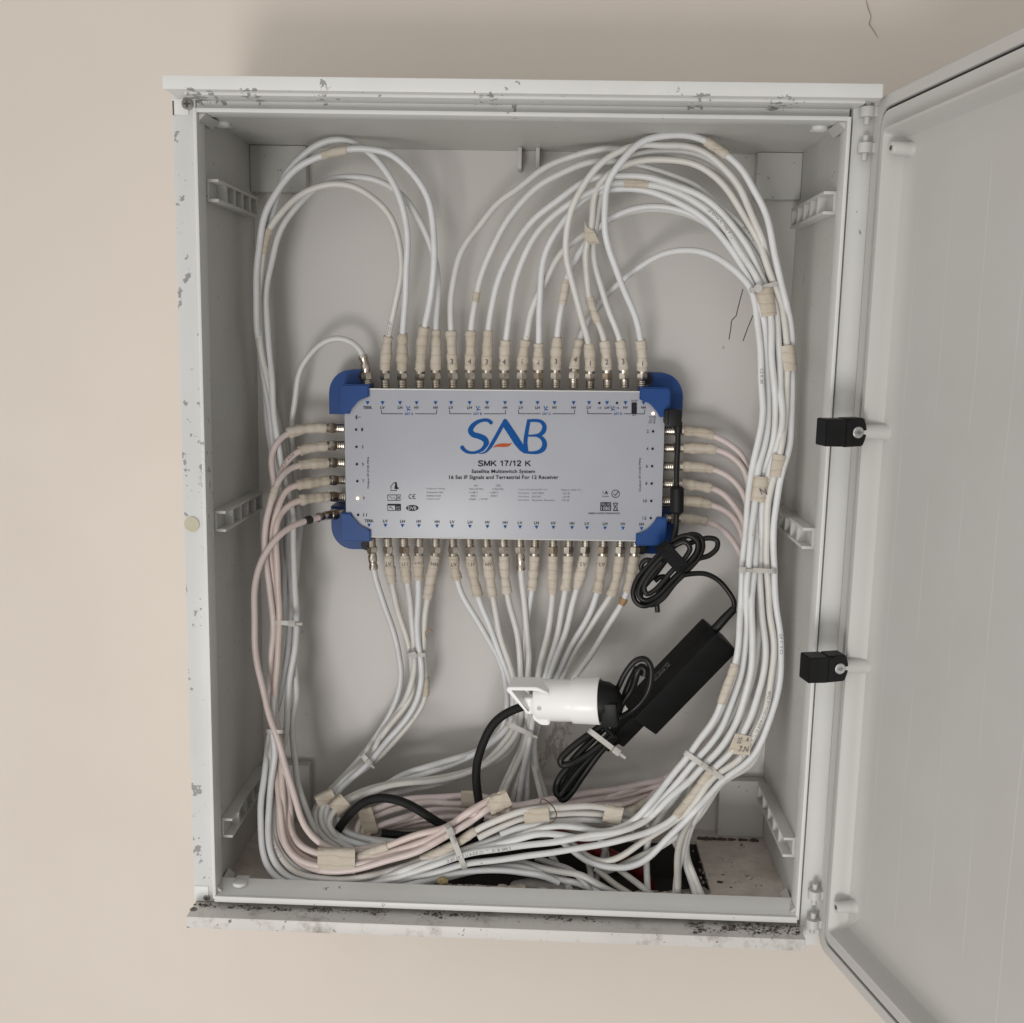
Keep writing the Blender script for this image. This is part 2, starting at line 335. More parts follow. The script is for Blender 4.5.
a, b = U(194.3, 885.5, FY), U(210, 901, FY); box(bm, (a[0], FY-0.0009, b[2]), (b[0]-0.0012, FY+0.003, a[2]), bev=0.0006)
link('corner_plate', bm, 'hood', CAB)
bm = bmesh.new()
a = U(173.4, 101, FY); b = U(173.4, 115, FY); box(bm, (a[0]-0.0006, FY-0.0012, b[2]), (a[0]+0.0006, FY, a[2])); link('frame_slot', bm, 'dirt', CAB)
p = U(192, 524, FY); bm = bmesh.new(); cyl(bm, p, p+np.array([0,-0.0012,0]), 0.0072, 28); link('plug', bm, 'sticker', CAB)
# corner bosses
YBo = 0.179
def boss(x0, x1, z0, z1):
    bm = bmesh.new(); box(bm, (min(x0,x1), YBo, min(z0,z1)), (max(x0,x1), YB-0.0003, max(z0,z1)), bev=0.0015); link('corner_boss', bm, 'cab', CAB)
boss(-hw+0.0017, U(306,170,YBo)[0], U(280,192,YBo)[2], hh-0.0018)
boss(U(757,170,YBo)[0], hw-0.0017, U(780,199.5,YBo)[2], hh-0.0018)
boss(-hw+0.0017, U(310,800,YBo)[0], -hh+0.0002, U(290,765,YBo)[2])
boss(U(719,800,YBo)[0], hw-0.0017, -hh+0.0002, U(740,781,YBo)[2])
# two tabs at the top of the back
for px in (520, 538):
    bm = bmesh.new(); a = U(px, 146, 0.17); b = U(px, 169, 0.17); box(bm, (a[0]-0.002, 0.168, b[2]), (a[0]+0.002, YB-0.0004, hh-0.0018), bev=0.0005); link('hanging_tab', bm, 'cab', CAB)
# ladder rails on both side walls
def rail(side, z, ya=0.027, yb=0.165, h=0.0205, prot=0.012):
    bm = bmesh.new(); xw = side*(hw-0.0016); xi = side*(hw-0.0016-prot)
    X = lambda a, b: (min(a, b), max(a, b))
    a, b = X(xw, xi)
    for z0 in (z-h/2, z+h/2-0.0028):
        box(bm, (a, ya, z0), (b, yb, z0+0.0028), bev=0.0004)
    n = 5; st = (yb-ya)/n
    a2, b2 = X(xw, xi + side*0.0006)
    for i in range(1, n+1):
        y = ya + st*i
        box(bm, (a2, max(ya+.0002, y-0.0026), z-h/2+0.0027), (b2, min(yb-.0002, y+0.0026), z+h/2-0.0027))
    a3, b3 = X(xw, xw - side*0.003)
    box(bm, (a3, ya+0.0003, z-h/2+0.0026), (b3, yb-0.0003, z+h/2-0.0026))
    return link('ladder_rail', bm, 'rail', CAB)
for px, py, d in ((232, 200, 0.10), (240, 508, 0.11), (242, 794, 0.11)):
    rail(-1, U(px, py, d)[2])
for px, py, d in ((820, 212, 0.10), (797, 524, 0.11), (778, 812, 0.11)):
    rail(1, U(px, py, d)[2])
# clips near the lip and small gussets
for (px, py, zz, sg) in ((222, 123, hh-0.0015, -1), (820, 127, hh-0.0015, -1), (240, 884, -hh+0.0085, 1)):
    p = Zhit(px, py, zz); bm = bmesh.new()
    tube(bm, [(p[0], p[1], zz), (p[0], p[1], zz+sg*0.003), (p[0], p[1], zz+sg*0.0042)], [0.0075, 0.0068, 0.004], 18)
    box(bm, (p[0]-0.0065, p[1]+0.001, min(zz, zz+sg*0.0022)), (p[0]+0.0065, p[1]+0.014, max(zz, zz+sg*0.0022)), bev=0.0005); link('clip', bm, 'lip', CAB)
for sx, sz in ((-1, 1), (1, 1), (-1, -1), (1, -1)):
    bm = bmesh.new(); xa = sx*(hw-t-0.0002); za = sz*(hh-t-0.0004)
    fn = lambda a, b, y: (xa - sx*a, y, za - sz*b)
    prism(bm, [(0, 0), (0.0065, 0), (0, 0.0065)], 0.005, 0.045, fn); link('corner_gusset', bm, 'cab', CAB, sm=False)
# floor with a broken cable opening
zf = -hh
ha = Zhit(440, 858, zf); hb = Zhit(697, 841, zf); hc = Zhit(710, 893, zf)
HX0, HX1, HY0, HY1 = float(ha[0])-0.02, 0.5*float(hb[0]+hc[0]), 0.0425, float(hb[1])
bm = bmesh.new()
box(bm, (-hw+0.0017, 0.0402, zf-0.004), (HX0, YB-0.0004, zf)); box(bm, (HX1, 0.0402, zf-0.004), (hw-0.0017, YB-0.0004, zf))
box(bm, (HX0+0.0001, HY1, zf-0.004), (HX1-0.0001, YB-0.0004, zf-0.0001))
link('floor_panel', bm, 'floor', CAB)
SD = 0.046                                # depth of the shallow cable shaft; near-black colour stands in for deep shade
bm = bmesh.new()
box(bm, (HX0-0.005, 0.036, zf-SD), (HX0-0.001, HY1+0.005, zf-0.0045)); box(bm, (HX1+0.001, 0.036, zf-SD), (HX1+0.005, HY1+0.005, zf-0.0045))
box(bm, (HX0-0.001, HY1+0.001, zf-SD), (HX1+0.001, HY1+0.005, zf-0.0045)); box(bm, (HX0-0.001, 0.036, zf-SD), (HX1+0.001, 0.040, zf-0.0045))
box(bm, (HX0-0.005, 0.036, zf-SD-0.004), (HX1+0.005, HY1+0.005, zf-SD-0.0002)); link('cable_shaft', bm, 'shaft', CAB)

# ------------------------------------------------------------------ door
TH = math.radians(11.8)
HG = np.array([hw+0.0185, -0.001, 0.0]); du = np.array([math.sin(TH), -math.cos(TH), 0]); dw = np.array([-math.cos(TH), -math.sin(TH), 0])
DW = 0.615; DT = U(868, 96.5, -0.012)[2]; DB = U(810, 951, -0.012)[2]; DC = 0.5*(DT+DB); DH = 0.5*(DT-DB)
SAG = 0.036                              # the door hangs a little out of square
def D(u, w, z): return HG + du*u + dw*w + np.array([0, 0, z+SAG*u])
DM = Matrix(((du[0], dw[0], 0, HG[0]), (du[1], dw[1], 0, HG[1]), (SAG, 0, 1, DC), (0, 0, 0, 1)))
def doorhit(px, py, w):
    d = ray(px, py); nrm = dw; o_ = HG + dw*w; tt = np.dot(o_-CP, nrm)/np.dot(d, nrm); P = CP+tt*d
    u_ = float(np.dot(P-HG, du)); return u_, float(P[2]-DC-SAG*u_)
bm = bmesh.new()
prof = [(0.0,-0.024),(0.0,-0.002),(0.0015,0.0),(0.011,0.0),(0.0115,-0.003),(0.0135,-0.003),(0.014,-0.0005),(0.030,-0.003),(0.0305,0.006),(0.0315,0.0072),(0.0335,0.0072),(0.0345,0.006),(0.037,-0.003),(0.040,-0.009),(0.046,-0.0115),(0.060,-0.012)]
def ringpts(o, w, nc=5):
    pts = []; rad = max(0.0, 0.016-o*0.35)
    u0, u1, z0, z1 = o, DW-o, -DH+o, DH-o
    for (cu, cz, a0) in ((u1-rad, z1-rad, 0), (u0+rad, z1-rad, 90), (u0+rad, z0+rad, 180), (u1-rad, z0+rad, 270)):
        for k in range(nc):
            a = math.radians(a0+90*k/(nc-1)); pts.append((cu+rad*math.cos(a), w, cz+rad*math.sin(a)))
    return pts
rings = [[bm.verts.new(Vector(p)) for p in ringpts(o, w)] for o, w in prof]
for a, b in zip(rings[:-1], rings[1:]):
    for k in range(len(a)): bm.faces.new((a[k], a[(k+1) % len(a)], b[(k+1) % len(a)], b[k]))
bm.faces.new(rings[-1]); bm.faces.new(rings[0])
for v in bm.verts: v.co.z += SAG*v.co.x
DM[2][0] = 0
me_door = link('door', bm, 'door', None, angle=35)
me_door.matrix_world = DM; me_door.parent = CAB; me_door.matrix_parent_inverse = CAB.matrix_world.inverted()
bpy.context.view_layer.update()
DOOR = me_door
bm = bmesh.new()                          # rubber gasket in the groove
gp = [D(p[0], p[1], p[2]+DC) for p in ringpts(0.0125, -0.0022)]; gp.append(gp[0])
tube(bm, gp, 0.0009, 6, False); link('gasket', bm, 'blacktape', DOOR)
def standoff(px, py, L=0.019, r=0.0054):
    u, z = doorhit(px, py, -0.012); bm = bmesh.new()
    tube(bm, [D(u,-0.013,z+DC), D(u,-0.010,z+DC), D(u,-0.007,z+DC), D(u,L-0.013,z+DC), D(u,L-0.012,z+DC)], [r*1.35, r*1.15, r*1.03, r, r*0.9], 22)
    cyl(bm, D(u, L-0.0122, z+DC), D(u, L-0.0116, z+DC), r*0.38, 14, 1)
    link('standoff', bm, ['doorpl', 'dirt'], DOOR); return u, z
standoff(912, 149); standoff(855, 906)
def latch(px, py, bx):
    u, z = doorhit(px, py, -0.012); w0 = 0.0135; bm = bmesh.new()
    tube(bm, [D(u,-0.013,z+DC), D(u,-0.009,z+DC), D(u,w0,z+DC)], [0.0078, 0.0068, 0.0062], 22, mi=2)
    Mx = Matrix(((du[0], dw[0], 0, 0), (du[1], dw[1], 0, 0), (0, 0, 1, 0), (0, 0, 0, 1))); Mx.translation = V(D(u, w0, z+DC))
    fn = lambda a, b, h: D(u, w0, z+DC) + dw*a + np.array([0,0,b]) + du*h
    K = 0.79; sc2 = lambda pl: [(p*K, q*0.96) for p, q in pl]
    hpoly = [(0.0,-0.0125),(0.0215,-0.0135),(0.0215,0.0125),(0.0,0.013)]
    arc = [(-0.004*math.sin(math.pi*k/8)+0.0, 0.013-0.0255*k/8) for k in range(1, 8)]
    prism(bm, sc2(hpoly+arc), -0.010, 0.006, fn)
    prism(bm, sc2([(0.0217,-0.0128),(0.045,-0.0125),(0.045,0.0118),(0.0217,0.012)]), -0.011, 0.0085, fn)
    prism(bm, sc2([(0.0135,-0.0120),(0.0216,-0.0127),(0.0216,0.0118),(0.0135,0.0112)]), 0.0058, 0.0083, fn)
    c = D(u, w0+0.0048, z+DC)+du*0.006
    tube(bm, [c-du*0.001, c+du*0.001, c+du*0.0016, c+du*0.0016, c+du*0.0008], [0.0050, 0.0050, 0.0043, 0.0020, 0.0016], 20, mi=1)
    bmesh.ops.bevel(bm, geom=[e for e in bm.edges if e.calc_length() > 0.006 and all(f.material_index == 0 for f in e.link_faces)], offset=0.0007, segments=2, affect='EDGES')
    link('latch', bm, ['black', 'steel', 'doorpl'], DOOR, angle=35)
latch(887, 432, 0); latch(868, 665.5, 0)
# hinge knuckles and pin
def knuckle(py):
    c = U(862, py, -0.004); c2 = np.array([hw+0.0125, -0.003, c[2]]); bm = bmesh.new()
    cyl(bm, c2+np.array([0,0,-0.0042]), c2+np.array([0,0,0.0042]), 0.0066, 22)
    box(bm, (c2[0]+0.001, c2[1]-0.004, c2[2]-0.004), (c2[0]+0.012, c2[1]+0.006, c2[2]+0.004), bev=0.0005)
    cyl(bm, c2+np.array([0,0,-0.0105]), c2+np.array([0,0,0.0105]), 0.0026, 14)
    link('hinge_knuckle', bm, 'doorpl', DOOR)
for py in (112, 148): knuckle(py)
for py in (896, 925): knuckle(py)

# ------------------------------------------------------------------ multiswitch
YL = 0.135; YS = 0.183
a = U(344, 415, YL); b = U(665.5, 415, YL); c = U(346, 512, YL); d = U(661.5, 512, YL)
LX0, LX1 = float(a[0]+c[0])/2, float(b[0]+d[0])/2
LZ1 = float(U(369, 390.2, YL)[2]+U(640, 390.8, YL)[2])/2; LZ0 = float(U(372, 537.5, YL)[2]+U(635, 540, YL)[2])/2
SW = empty('multiswitch', ((LX0+LX1)/2, YB, LZ0), 'silver satellite distribution box with blue corners mounted on the cabinet back', 'multiswitch')
SWR = Matrix.Translation(V(((LX0+LX1)/2, 0, (LZ0+LZ1)/2))) @ Matrix.Rotation(-0.011, 4, 'Y') @ Matrix.Translation(V((-(LX0+LX1)/2, 0, -(LZ0+LZ1)/2)))
def turn(bm):
    for v in bm.verts: v.co = SWR @ v.co
bm = bmesh.new(); box(bm, (LX0+0.001, YL+0.0012, LZ0+0.001), (LX1-0.001, YS, LZ1-0.001), bev=0.0008); turn(bm); link('housing', bm, 'brass', SW)
bm = bmesh.new(); box(bm, (LX0, YL, LZ0), (LX1, YL+0.0042, LZ1), bev=0.0009); turn(bm); link('lid', bm, 'lid', SW)
for z in (LZ1+0.0002, LZ0-0.0002):
    bm = bmesh.new(); cyl(bm, (LX0+0.026, YL+0.0004, z), (LX1-0.026, YL+0.0004, z), 0.0007, 8); turn(bm); link('lid_trim', bm, 'edge', SW)
sc = F/np.dot(np.array([0, YL, 0.05])-CP, fwd)       # px per metre on the lid
mm = 1/sc
def bumper(sx, sz):
    bm = bmesh.new(); cx = LX0 if sx < 0 else LX1; cz = LZ0 if sz < 0 else LZ1
    fn = lambda p, q, y: (cx - sx*p*mm, y, cz - sz*q*mm)     # p, q run inward from the lid corner (pixels)
    o_ = -4.8; oz = -4.5
    outer = [(25.5, oz), (o_+3, oz), (o_, oz+3), (o_, 24.5)]
    inner = [(6.0, 24.5)]
    for k in range(0, 8):
        th = math.radians(90*k/7); inner.append((8 + 17.5*math.sin(th)*0.93, 22.5 - 16.0*(1-math.cos(th))-0.0))
    inner = [(5.5, 24.5), (7.3, 20.5), (10, 15.5), (13.5, 11.5), (17, 9.2), (21, 7.8), (25.5, 7.2)]
    fs = prism(bm, outer+inner, YL-0.0035, YL+0.030, fn)
    bmesh.ops.bevel(bm, geom=[e for e in fs[0].edges], offset=0.0012, segments=3, affect='EDGES')
    # rounded mounting ear at the back
    ear = [(13, -18)]
    for k in range(9):
        th = math.radians(90*k/8); ear.append((2 - 22*math.sin(th), 6 - 24*math.cos(th)))
    ear += [(-20, 27), (6, 27), (13, 10)]
    prism(bm, ear, YL+0.026, YS+0.011, fn)
    # dark boss with a screw beside the ear
    c0 = fn(17.5, -12, YL+0.022); cyl(bm, (c0[0], YL+0.020, c0[2]), (c0[0], YL+0.03, c0[2]), 0.0062, 16, 1)
    turn(bm); link('corner_bumper', bm, ['blue', 'black'], SW, angle=35)
for sx in (-1, 1):
    for sz in (-1, 1): bumper(sx, sz)

# --- text
TXT = []
def text_mesh(s, bold=0.0):
    cu = bpy.data.curves.new('lettering', 'FONT'); cu.body = s; cu.size = 1.0; cu.resolution_u = 2; cu.offset = bold
    o = bpy.data.objects.new('lettering', cu); COL.objects.link(o); bpy.context.view_layer.update()
    dg = bpy.context.evaluated_depsgraph_get(); me = bpy.data.meshes.new_from_object(o.evaluated_get(dg))
    vs = np.array([v.co[:] for v in me.vertices]) if len(me.vertices) else np.zeros((0, 3)); fs = [tuple(p.vertices) for p in me.polygons]
    bpy.data.objects.remove(o); bpy.data.curves.remove(cu); bpy.data.meshes.remove(me)
    return vs, fs
TC = {}
def text(bm, s, fn, x0, y0, x1, y1, bold=0.0, mi=0, shear=0.0):
    """fit the string into the rectangle x0..x1, y0 (top)..y1 (baseline) of a plane given by fn(x, y)"""
    k = (s, bold)
    if k not in TC: TC[k] = text_mesh(s, bold)
    vs, fs = TC[k]
    if not len(vs): return
    mn, mx = vs.min(0), vs.max(0); nv = []
    for v in vs:
        q = (v[1]-mn[1])/(mx[1]-mn[1]+1e-9)
        nv.append(bm.verts.new(V(fn(x0 + (x1-x0)*((v[0]-mn[0])/(mx[0]-mn[0]+1e-9)) + shear*q*(y1-y0), y1 + (y0-y1)*q))))
    for f in fs:
        try: bm.faces.new([nv[i] for i in f]).material_index = mi
        except ValueError: pass
YP = YL-0.0005
_o = U(344, 390.2, YL)
LIFT = [0]
def lid(px, py, lift=0.0):                              # pixel of the photograph -> point on the lid plane
    return U(px, py, YP-lift-LIFT[0]*6e-6)
def vtext(bm, s, px, y0, y1, wd, mi=0):                 # reading upwards
    fn = lambda a, b: lid(px + b, a)
    text(bm, s, fn, y1, 0-wd, y0, 0, mi=mi)
def poly(bm, pts, mi=0, lift=0.0):
    LIFT[0] = (LIFT[0]+1) % 60
    try: f = bm.faces.new([bm.verts.new(V(lid(x, y, lift))) for x, y in pts]); f.material_index = mi
    except ValueError: pass
def disc(bm, x, y, r, mi=0, ry=None, n=14, lift=0.0):
    poly(bm, [(x+r*math.cos(2*math.pi*k/n), y+(ry or r)*math.sin(2*math.pi*k/n)) for k in range(n)], mi, lift)
def stroke(bm, pts, w, mi=0, lift=0.0):
    LIFT[0] = (LIFT[0]+1) % 60
    pts = np.array(pts, float); n = len(pts); T = np.gradient(pts, axis=0); T /= np.linalg.norm(T, axis=1)[:, None]+1e-9
    ww = np.full(n, w) if np.isscalar(w) else np.array(w); Nn = np.stack([-T[:,1], T[:,0]], 1)
    A = pts+Nn*ww[:,None]/2; B = pts-Nn*ww[:,None]/2
    va = [bm.verts.new(V(lid(x, y, lift))) for x, y in A]; vb = [bm.verts.new(V(lid(x, y, lift))) for x, y in B]
    for i in range(n-1):
        bm.faces.new((va[i], va[i+1], vb[i+1], vb[i])).material_index = mi
def catmull(P, step):
    P = np.asarray(P, float)
    if len(P) == 2: P = np.array([P[0], (P[0]+P[1])/2, P[1]])
    Q = np.vstack([2*P[0]-P[1], P, 2*P[-1]-P[-2]]); out = []
    for i in range(1, len(Q)-2):
        p0, p1, p2, p3 = Q[i-1], Q[i], Q[i+1], Q[i+2]
        n = max(2, int(np.linalg.norm((p2-p1)[:2])/step)); 
        t0, t1 = 0, max(1e-3, np.linalg.norm((p1-p0)[:2]))**0.5; t2 = t1+max(1e-3, np.linalg.norm((p2-p1)[:2]))**0.5; t3 = t2+max(1e-3, np.linalg.norm((p3-p2)[:2]))**0.5
        for t_ in np.linspace(t1, t2, n, endpoint=False):
            A1 = (t1-t_)/(t1-t0)*p0+(t_-t0)/(t1-t0)*p1; A2 = (t2-t_)/(t2-t1)*p1+(t_-t1)/(t2-t1)*p2; A3 = (t3-t_)/(t3-t2)*p2+(t_-t2)/(t3-t2)*p3
            B1 = (t2-t_)/(t2-t0)*A1+(t_-t0)/(t2-t0)*A2; B2 = (t3-t_)/(t3-t1)*A2+(t_-t1)/(t3-t1)*A3
            out.append((t2-t_)/(t2-t1)*B1+(t_-t1)/(t2-t1)*B2)
    out.append(P[-1]); return np.array(out)
# logo (traced on a 1024x838 enlargement of 110x90 px at 450,410)
LG = lambda u, v: (450+u*110/1024, 410+v*90/838)
bm = bmesh.new()
def lstroke(pts, ws, mi=0):
    q = catmull([(*LG(u, v), w*110/1024) for (u, v), w in zip(pts, ws)], 0.6); stroke(bm, q[:, :2], q[:, 2], mi)
lstroke([(388,120),(355,98),(310,95),(250,115),(205,155),(190,195),(215,228),(270,245),(320,270),(338,305),(315,355),(270,385),(215,398),(160,390),(125,365),(110,345)],
        [34,32,30,36,44,48,50,52,54,50,40,30,24,28,34,34])
disc(bm, *LG(380,118), 1.9); disc(bm, *LG(114,350), 2.1)
lstroke([(270,407),(320,390),(370,345),(420,265),(470,175),(510,100)], [5,28,34,34,34,30])
poly(bm, [LG(*p) for p in ((490,100),(510,80),(530,92),(600,195),(680,320),(720,380),(735,408),(690,404),(650,378),(600,320),(540,225),(496,158))])
lstroke([(735,88),(718,180),(702,300),(712,390)], [32,36,38,36])
lstroke([(735,100),(800,98),(850,110),(878,150),(868,200),(830,232),(780,238),(728,240)], [26,28,32,40,44,32,20,16])
lstroke([(728,240),(800,240),(855,262),(880,310),(868,360),(820,392),(750,398),(705,392)], [14,18,34,44,46,34,24,22])
lstroke([(276,400),(318,382),(345,352),(372,308)], [5,9,9,4], 1); link('logo', bm, ['bluep', 'lid'], SW, sm=False)
bm = bmesh.new(); q = catmull([(*LG(398,350), 0.2), (*LG(440,332), 2.4), (*LG(500,328), 3.6), (*LG(540,326), 2.8), (*LG(578,310), 0.2)], 0.6); stroke(bm, q[:, :2], q[:, 2]); link('logo_swoosh', bm, 'orange', SW, sm=False)
# lettering
bm = bmesh.new()
GL = {'S':(0.72,[[(.66,.2),(.58,.07),(.36,.04),(.12,.1),(.1,.3),(.3,.44),(.52,.54),(.66,.7),(.6,.9),(.36,.96),(.12,.92),(.04,.76)]]),'M':(0.86,[[(.08,1),(.08,0)],[(.1,0),(.43,.94)],[(.43,.94),(.76,0)],[(.78,0),(.78,1)]]),
 'K':(0.76,[[(.08,0),(.08,1)],[(.7,0),(.1,.62)],[(.3,.4),(.74,1)]]),'1':(0.5,[[(.3,0),(.3,1)],[(.3,.04),(.06,.26)]]),'7':(0.6,[[(.02,.07),(.56,.07)],[(.54,.08),(.3,.5),(.22,1)]]),'/':(0.34,[[(.3,0),(.04,1)]]),
 '2':(0.6,[[(.05,.28),(.12,.08),(.3,.05),(.5,.12),(.52,.32),(.3,.6),(.05,.92)],[(.03,.93),(.56,.93)]]),' ':(0.34,[])}
def caps(bm, s, x0, y0, x1, y1, w):
    tot = sum(GL[k][0]+0.1 for k in s)-0.1; kx = (x1-x0)/tot; x = x0
    for k in s:
        for st in GL[k][1]:
            q = [(x+p*kx, y0+v*(y1-y0)) for p, v in st]; stroke(bm, catmull(q, 0.35) if len(q) > 2 else q, w)
        x += (GL[k][0]+0.1)*kx
caps(bm, 'SMK 17/12 K', 478, 460.7, 530.5, 466.1, 1.05)
text(bm, 'Satellite Multiswitch System', lid, 471.5, 469.6, 535, 474.2, 0.012)
text(bm, '16 Sat IF Signals and Terrestrial For 12 Receiver', lid, 449, 475.4, 558.5, 480.2, 0.012)
TP = [367.5, 382.5, 400, 416.5, 435.5, 451, 469.5, 487, 505, 521, 537.5, 554.5, 573.5, 589, 607, 625.5, 643.5]
BT = [369, 385.3, 402.4, 418.8, 437, 452.2, 469.9, 487.4, 505.1, 520, 536.5, 553.4, 572, 587, 605, 623, 641.5]
names = ['TERR.'] + ['LV','LH','HV','HH']*4
for x, s in zip(TP, names):
    hw_ = 4.6 if s == 'TERR.' else 2.2; text(bm, s, lid, x-hw_, 406.2, x+hw_, 409.0, 0.012)
for x, s in zip(BT, names):
    hw_ = 4.6 if s == 'TERR.' else 2.3; yy = 519.6+ (x-369)*0.012; text(bm, s, lid, x-hw_, yy, x+hw_, yy+2.8, 0.012)
for x0_, x1_, s in ((381.5, 436.5, 'SAT A'), (449.5, 505.5, 'SAT B'), (518.5, 574.5, 'SAT C'), (587.5, 644.5, 'SAT D')):
    c_ = (x0_+x1_)/2 + (0 if s != 'SAT D' else 2)
    stroke(bm, [(x0_, 410), (x0_, 413.7)], 0.5); stroke(bm, [(x1_, 410), (x1_, 413.7)], 0.5)
    stroke(bm, [(x0_, 413.7), (c_-6, 413.8)], 0.5); stroke(bm, [(c_+6, 413.8), (x1_, 413.9)], 0.5)
for i, (y_, s) in enumerate(((429.6,'1'), (446.9,'3'), (464.2,'5'), (481.2,'7'), (498.3,'9'), (515,'11'))):
    x_ = 356+ i*0.4
    if s != '9': disc(bm, x_, y_, 1.25)
    text(bm, s, lid, x_+5.2, y_-1.5, x_+(6.8 if len(s) == 1 else 8.6), y_+1.5)
for i, (y_, s) in enumerate(((431.4,'2'), (448.8,'4'), (466.2,'6'), (483.6,'8'), (501,'10'), (518.2,'12'))):
    x_ = 653 - i*0.45; disc(bm, x_, y_, 1.25); text(bm, s, lid, x_-(6.2 if len(s) == 1 else 8.0), y_-1.5, x_-4.4, y_+1.5)
disc(bm, 599.3, 403.0, 1.25); disc(bm, 617, 403.0, 1.25); text(bm, '+18', lid, 597.5, 407, 601, 409); text(bm, '+18', lid, 615.2, 407, 618.8, 409)
poly(bm, [(631.5,402.5),(636.8,402.5),(636.8,413.6),(631.5,413.6)], lift=0.0002); text(bm, 'ON/OFF', lid, 631, 399.8, 637.4, 401.6); text(bm, '0/1', lid, 632.4, 414.4, 635.6, 416)
text(bm, 'POWER', lid, 649, 416.2, 656, 418); text(bm, 'DC IN', lid, 649.6, 418.8, 655.6, 420.6); text(bm, '15V 2A', lid, 648.6, 421.2, 655.4, 423.4)
stroke(bm, [(355.5,417.2),(361,417.2)], 0.4); stroke(bm, [(356.4,415),(356.4,419.6)], 0.6); stroke(bm, [(355,417.2),(357.5,415.6)], 0.4); stroke(bm, [(355,417.2),(357.5,418.8)], 0.4)
vtext(bm, 'Output 47-2150 MHz', 369.6, 457, 488.6, 2.6); vtext(bm, 'Output 47-2150 MHz', 641.4, 458, 491.6, 2.6)
# symbols: house, meter boxes, conformity marks
stroke(bm, [(390.3,487),(394,482.4),(396.3,484.4)], 0.6); stroke(bm, [(390.8,486.6),(390.8,490.6),(396.4,490.6),(396.4,486.4)], 0.6); poly(bm, [(395,482.2),(396.4,482.2),(397.4,487.2),(394.2,488.4),(395,485.5)]); poly(bm, [(394.4,487.4),(398.6,487.6),(398.6,488.9),(394.4,488.9)])
stroke(bm, [(387.6,495),(400.6,495),(400.6,500.4),(387.6,500.4),(387.6,495)], 0.55); stroke(bm, [(396.6,495),(396.6,500.4)], 0.5); stroke(bm, [(388.6,497.6),(390.5,496.6),(392,499),(393.5,497),(395.6,499.4)], 0.4); text(bm, '8:8', lid, 397.4, 496.2, 399.8, 499.2)
stroke(bm, [(387.6,504),(387.6,510.6),(394.6,510.6)], 0.55); poly(bm, [(387.4,504),(400.8,504),(400.8,505.6),(387.4,505.6)]); poly(bm, [(395,505.65),(400.8,505.65),(400.8,510.8),(395,510.8)]); stroke(bm, [(389.5,506.5),(393,509.5)], 0.4); stroke(bm, [(389,508.5),(391,506.4)], 0.4)
stroke(bm, catmull([(411.6,494.4),(409.8,494.8),(408.8,496.6),(409.8,498.4),(411.6,498.9)], 0.4), 0.6); stroke(bm, catmull([(415.4,494.4),(413.5,494.8),(412.6,496.6),(413.5,498.4),(415.4,498.9)], 0.4), 0.6); stroke(bm, [(412.8,496.6),(414.8,496.6)], 0.5)
disc(bm, 412.2, 508.1, 6.2, 0, 2.9, 28)
th_ = np.linspace(0, 2*math.pi, 25); stroke(bm, [(615.6+3.9*math.cos(a_), 493.9+3.7*math.sin(a_)) for a_ in th_], 0.55); stroke(bm, [(613.4,493.6),(615.2,495.6),(618.6,491.2)], [0.6,0.9,0.6])
text(bm, 'A', lid, 604.6, 490.8, 608, 494.4, 0.03); text(bm, '10 years', lid, 602.4, 495.6, 608.8, 497.6); stroke(bm, [(603,491),(603,494)], 0.4)
poly(bm, [(600.3,502.4),(611,502.4),(611,510.8),(600.3,510.8)])
stroke(bm, [(613.2,503),(617.6,510.6)], 0.5); stroke(bm, [(617.6,503),(613.2,510.6)], 0.5); stroke(bm, [(613,503.2),(618,503.2)], 0.7); stroke(bm, [(613.6,503.6),(614.2,510.4),(617,510.4),(617.4,503.6)], 0.4); poly(bm, [(613,510.2),(618.2,510.2),(618.2,511),(613,511)])
text(bm, 'ENERGY SAVING TECHNOLOGY', lid, 588.4, 512.6, 620, 514.2, 0.01)
link('lettering', bm, 'blackp', SW, sm=False)
bm = bmesh.new()
lid2 = lambda x, y: lid(x, y, 0.0006)
text(bm, 'DVB', lid2, 408, 506.4, 416.4, 509.8, 0.02); text(bm, 'FULL HD', lid2, 601, 503, 610.4, 505.6); text(bm, '1080', lid2, 601.2, 506.4, 610.2, 510.2, 0.01); text(bm, 'SAT', lid2, 396, 506.3, 400, 508); text(bm, 'DVB', lid2, 396, 508.6, 400, 510.3)
link('reversed_lettering', bm, 'lid', SW, sm=False)
bm = bmesh.new()
for x in TP: poly(bm, [(x-1.9, 401.3), (x+1.9, 401.3), (x, 404.9)])
for x in BT:
    yy = 523.9 + (x-369)*0.012; poly(bm, [(x-1.8, yy), (x+1.8, yy), (x, yy+3.2)])
for x in (408.3, 478, 545.8, 612.6):
    stroke(bm, catmull([(x-2,406),(x-0.4,409.2),(x+2.4,410)], 0.5), 0.7); stroke(bm, [(x,408.2),(x+1.4,406.6)], 0.5); stroke(bm, [(x-1.6,410.9),(x+0.4,408.8)], 0.6); stroke(bm, [(x+0.6,406.2),(x+2.0,407.6)], 0.5)
for x0_, x1_, s in ((381.5, 436.5, 'SAT A'), (449.5, 505.5, 'SAT B'), (518.5, 574.5, 'SAT C'), (587.5, 644.5, 'SAT D')):
    c_ = (x0_+x1_)/2 + (0 if s != 'SAT D' else 2); text(bm, s, lid, c_-4.2, 412.6, c_+4.2, 415, 0.01)
link('blue_marks', bm, 'bluep', SW, sm=False)
bm = bmesh.new()
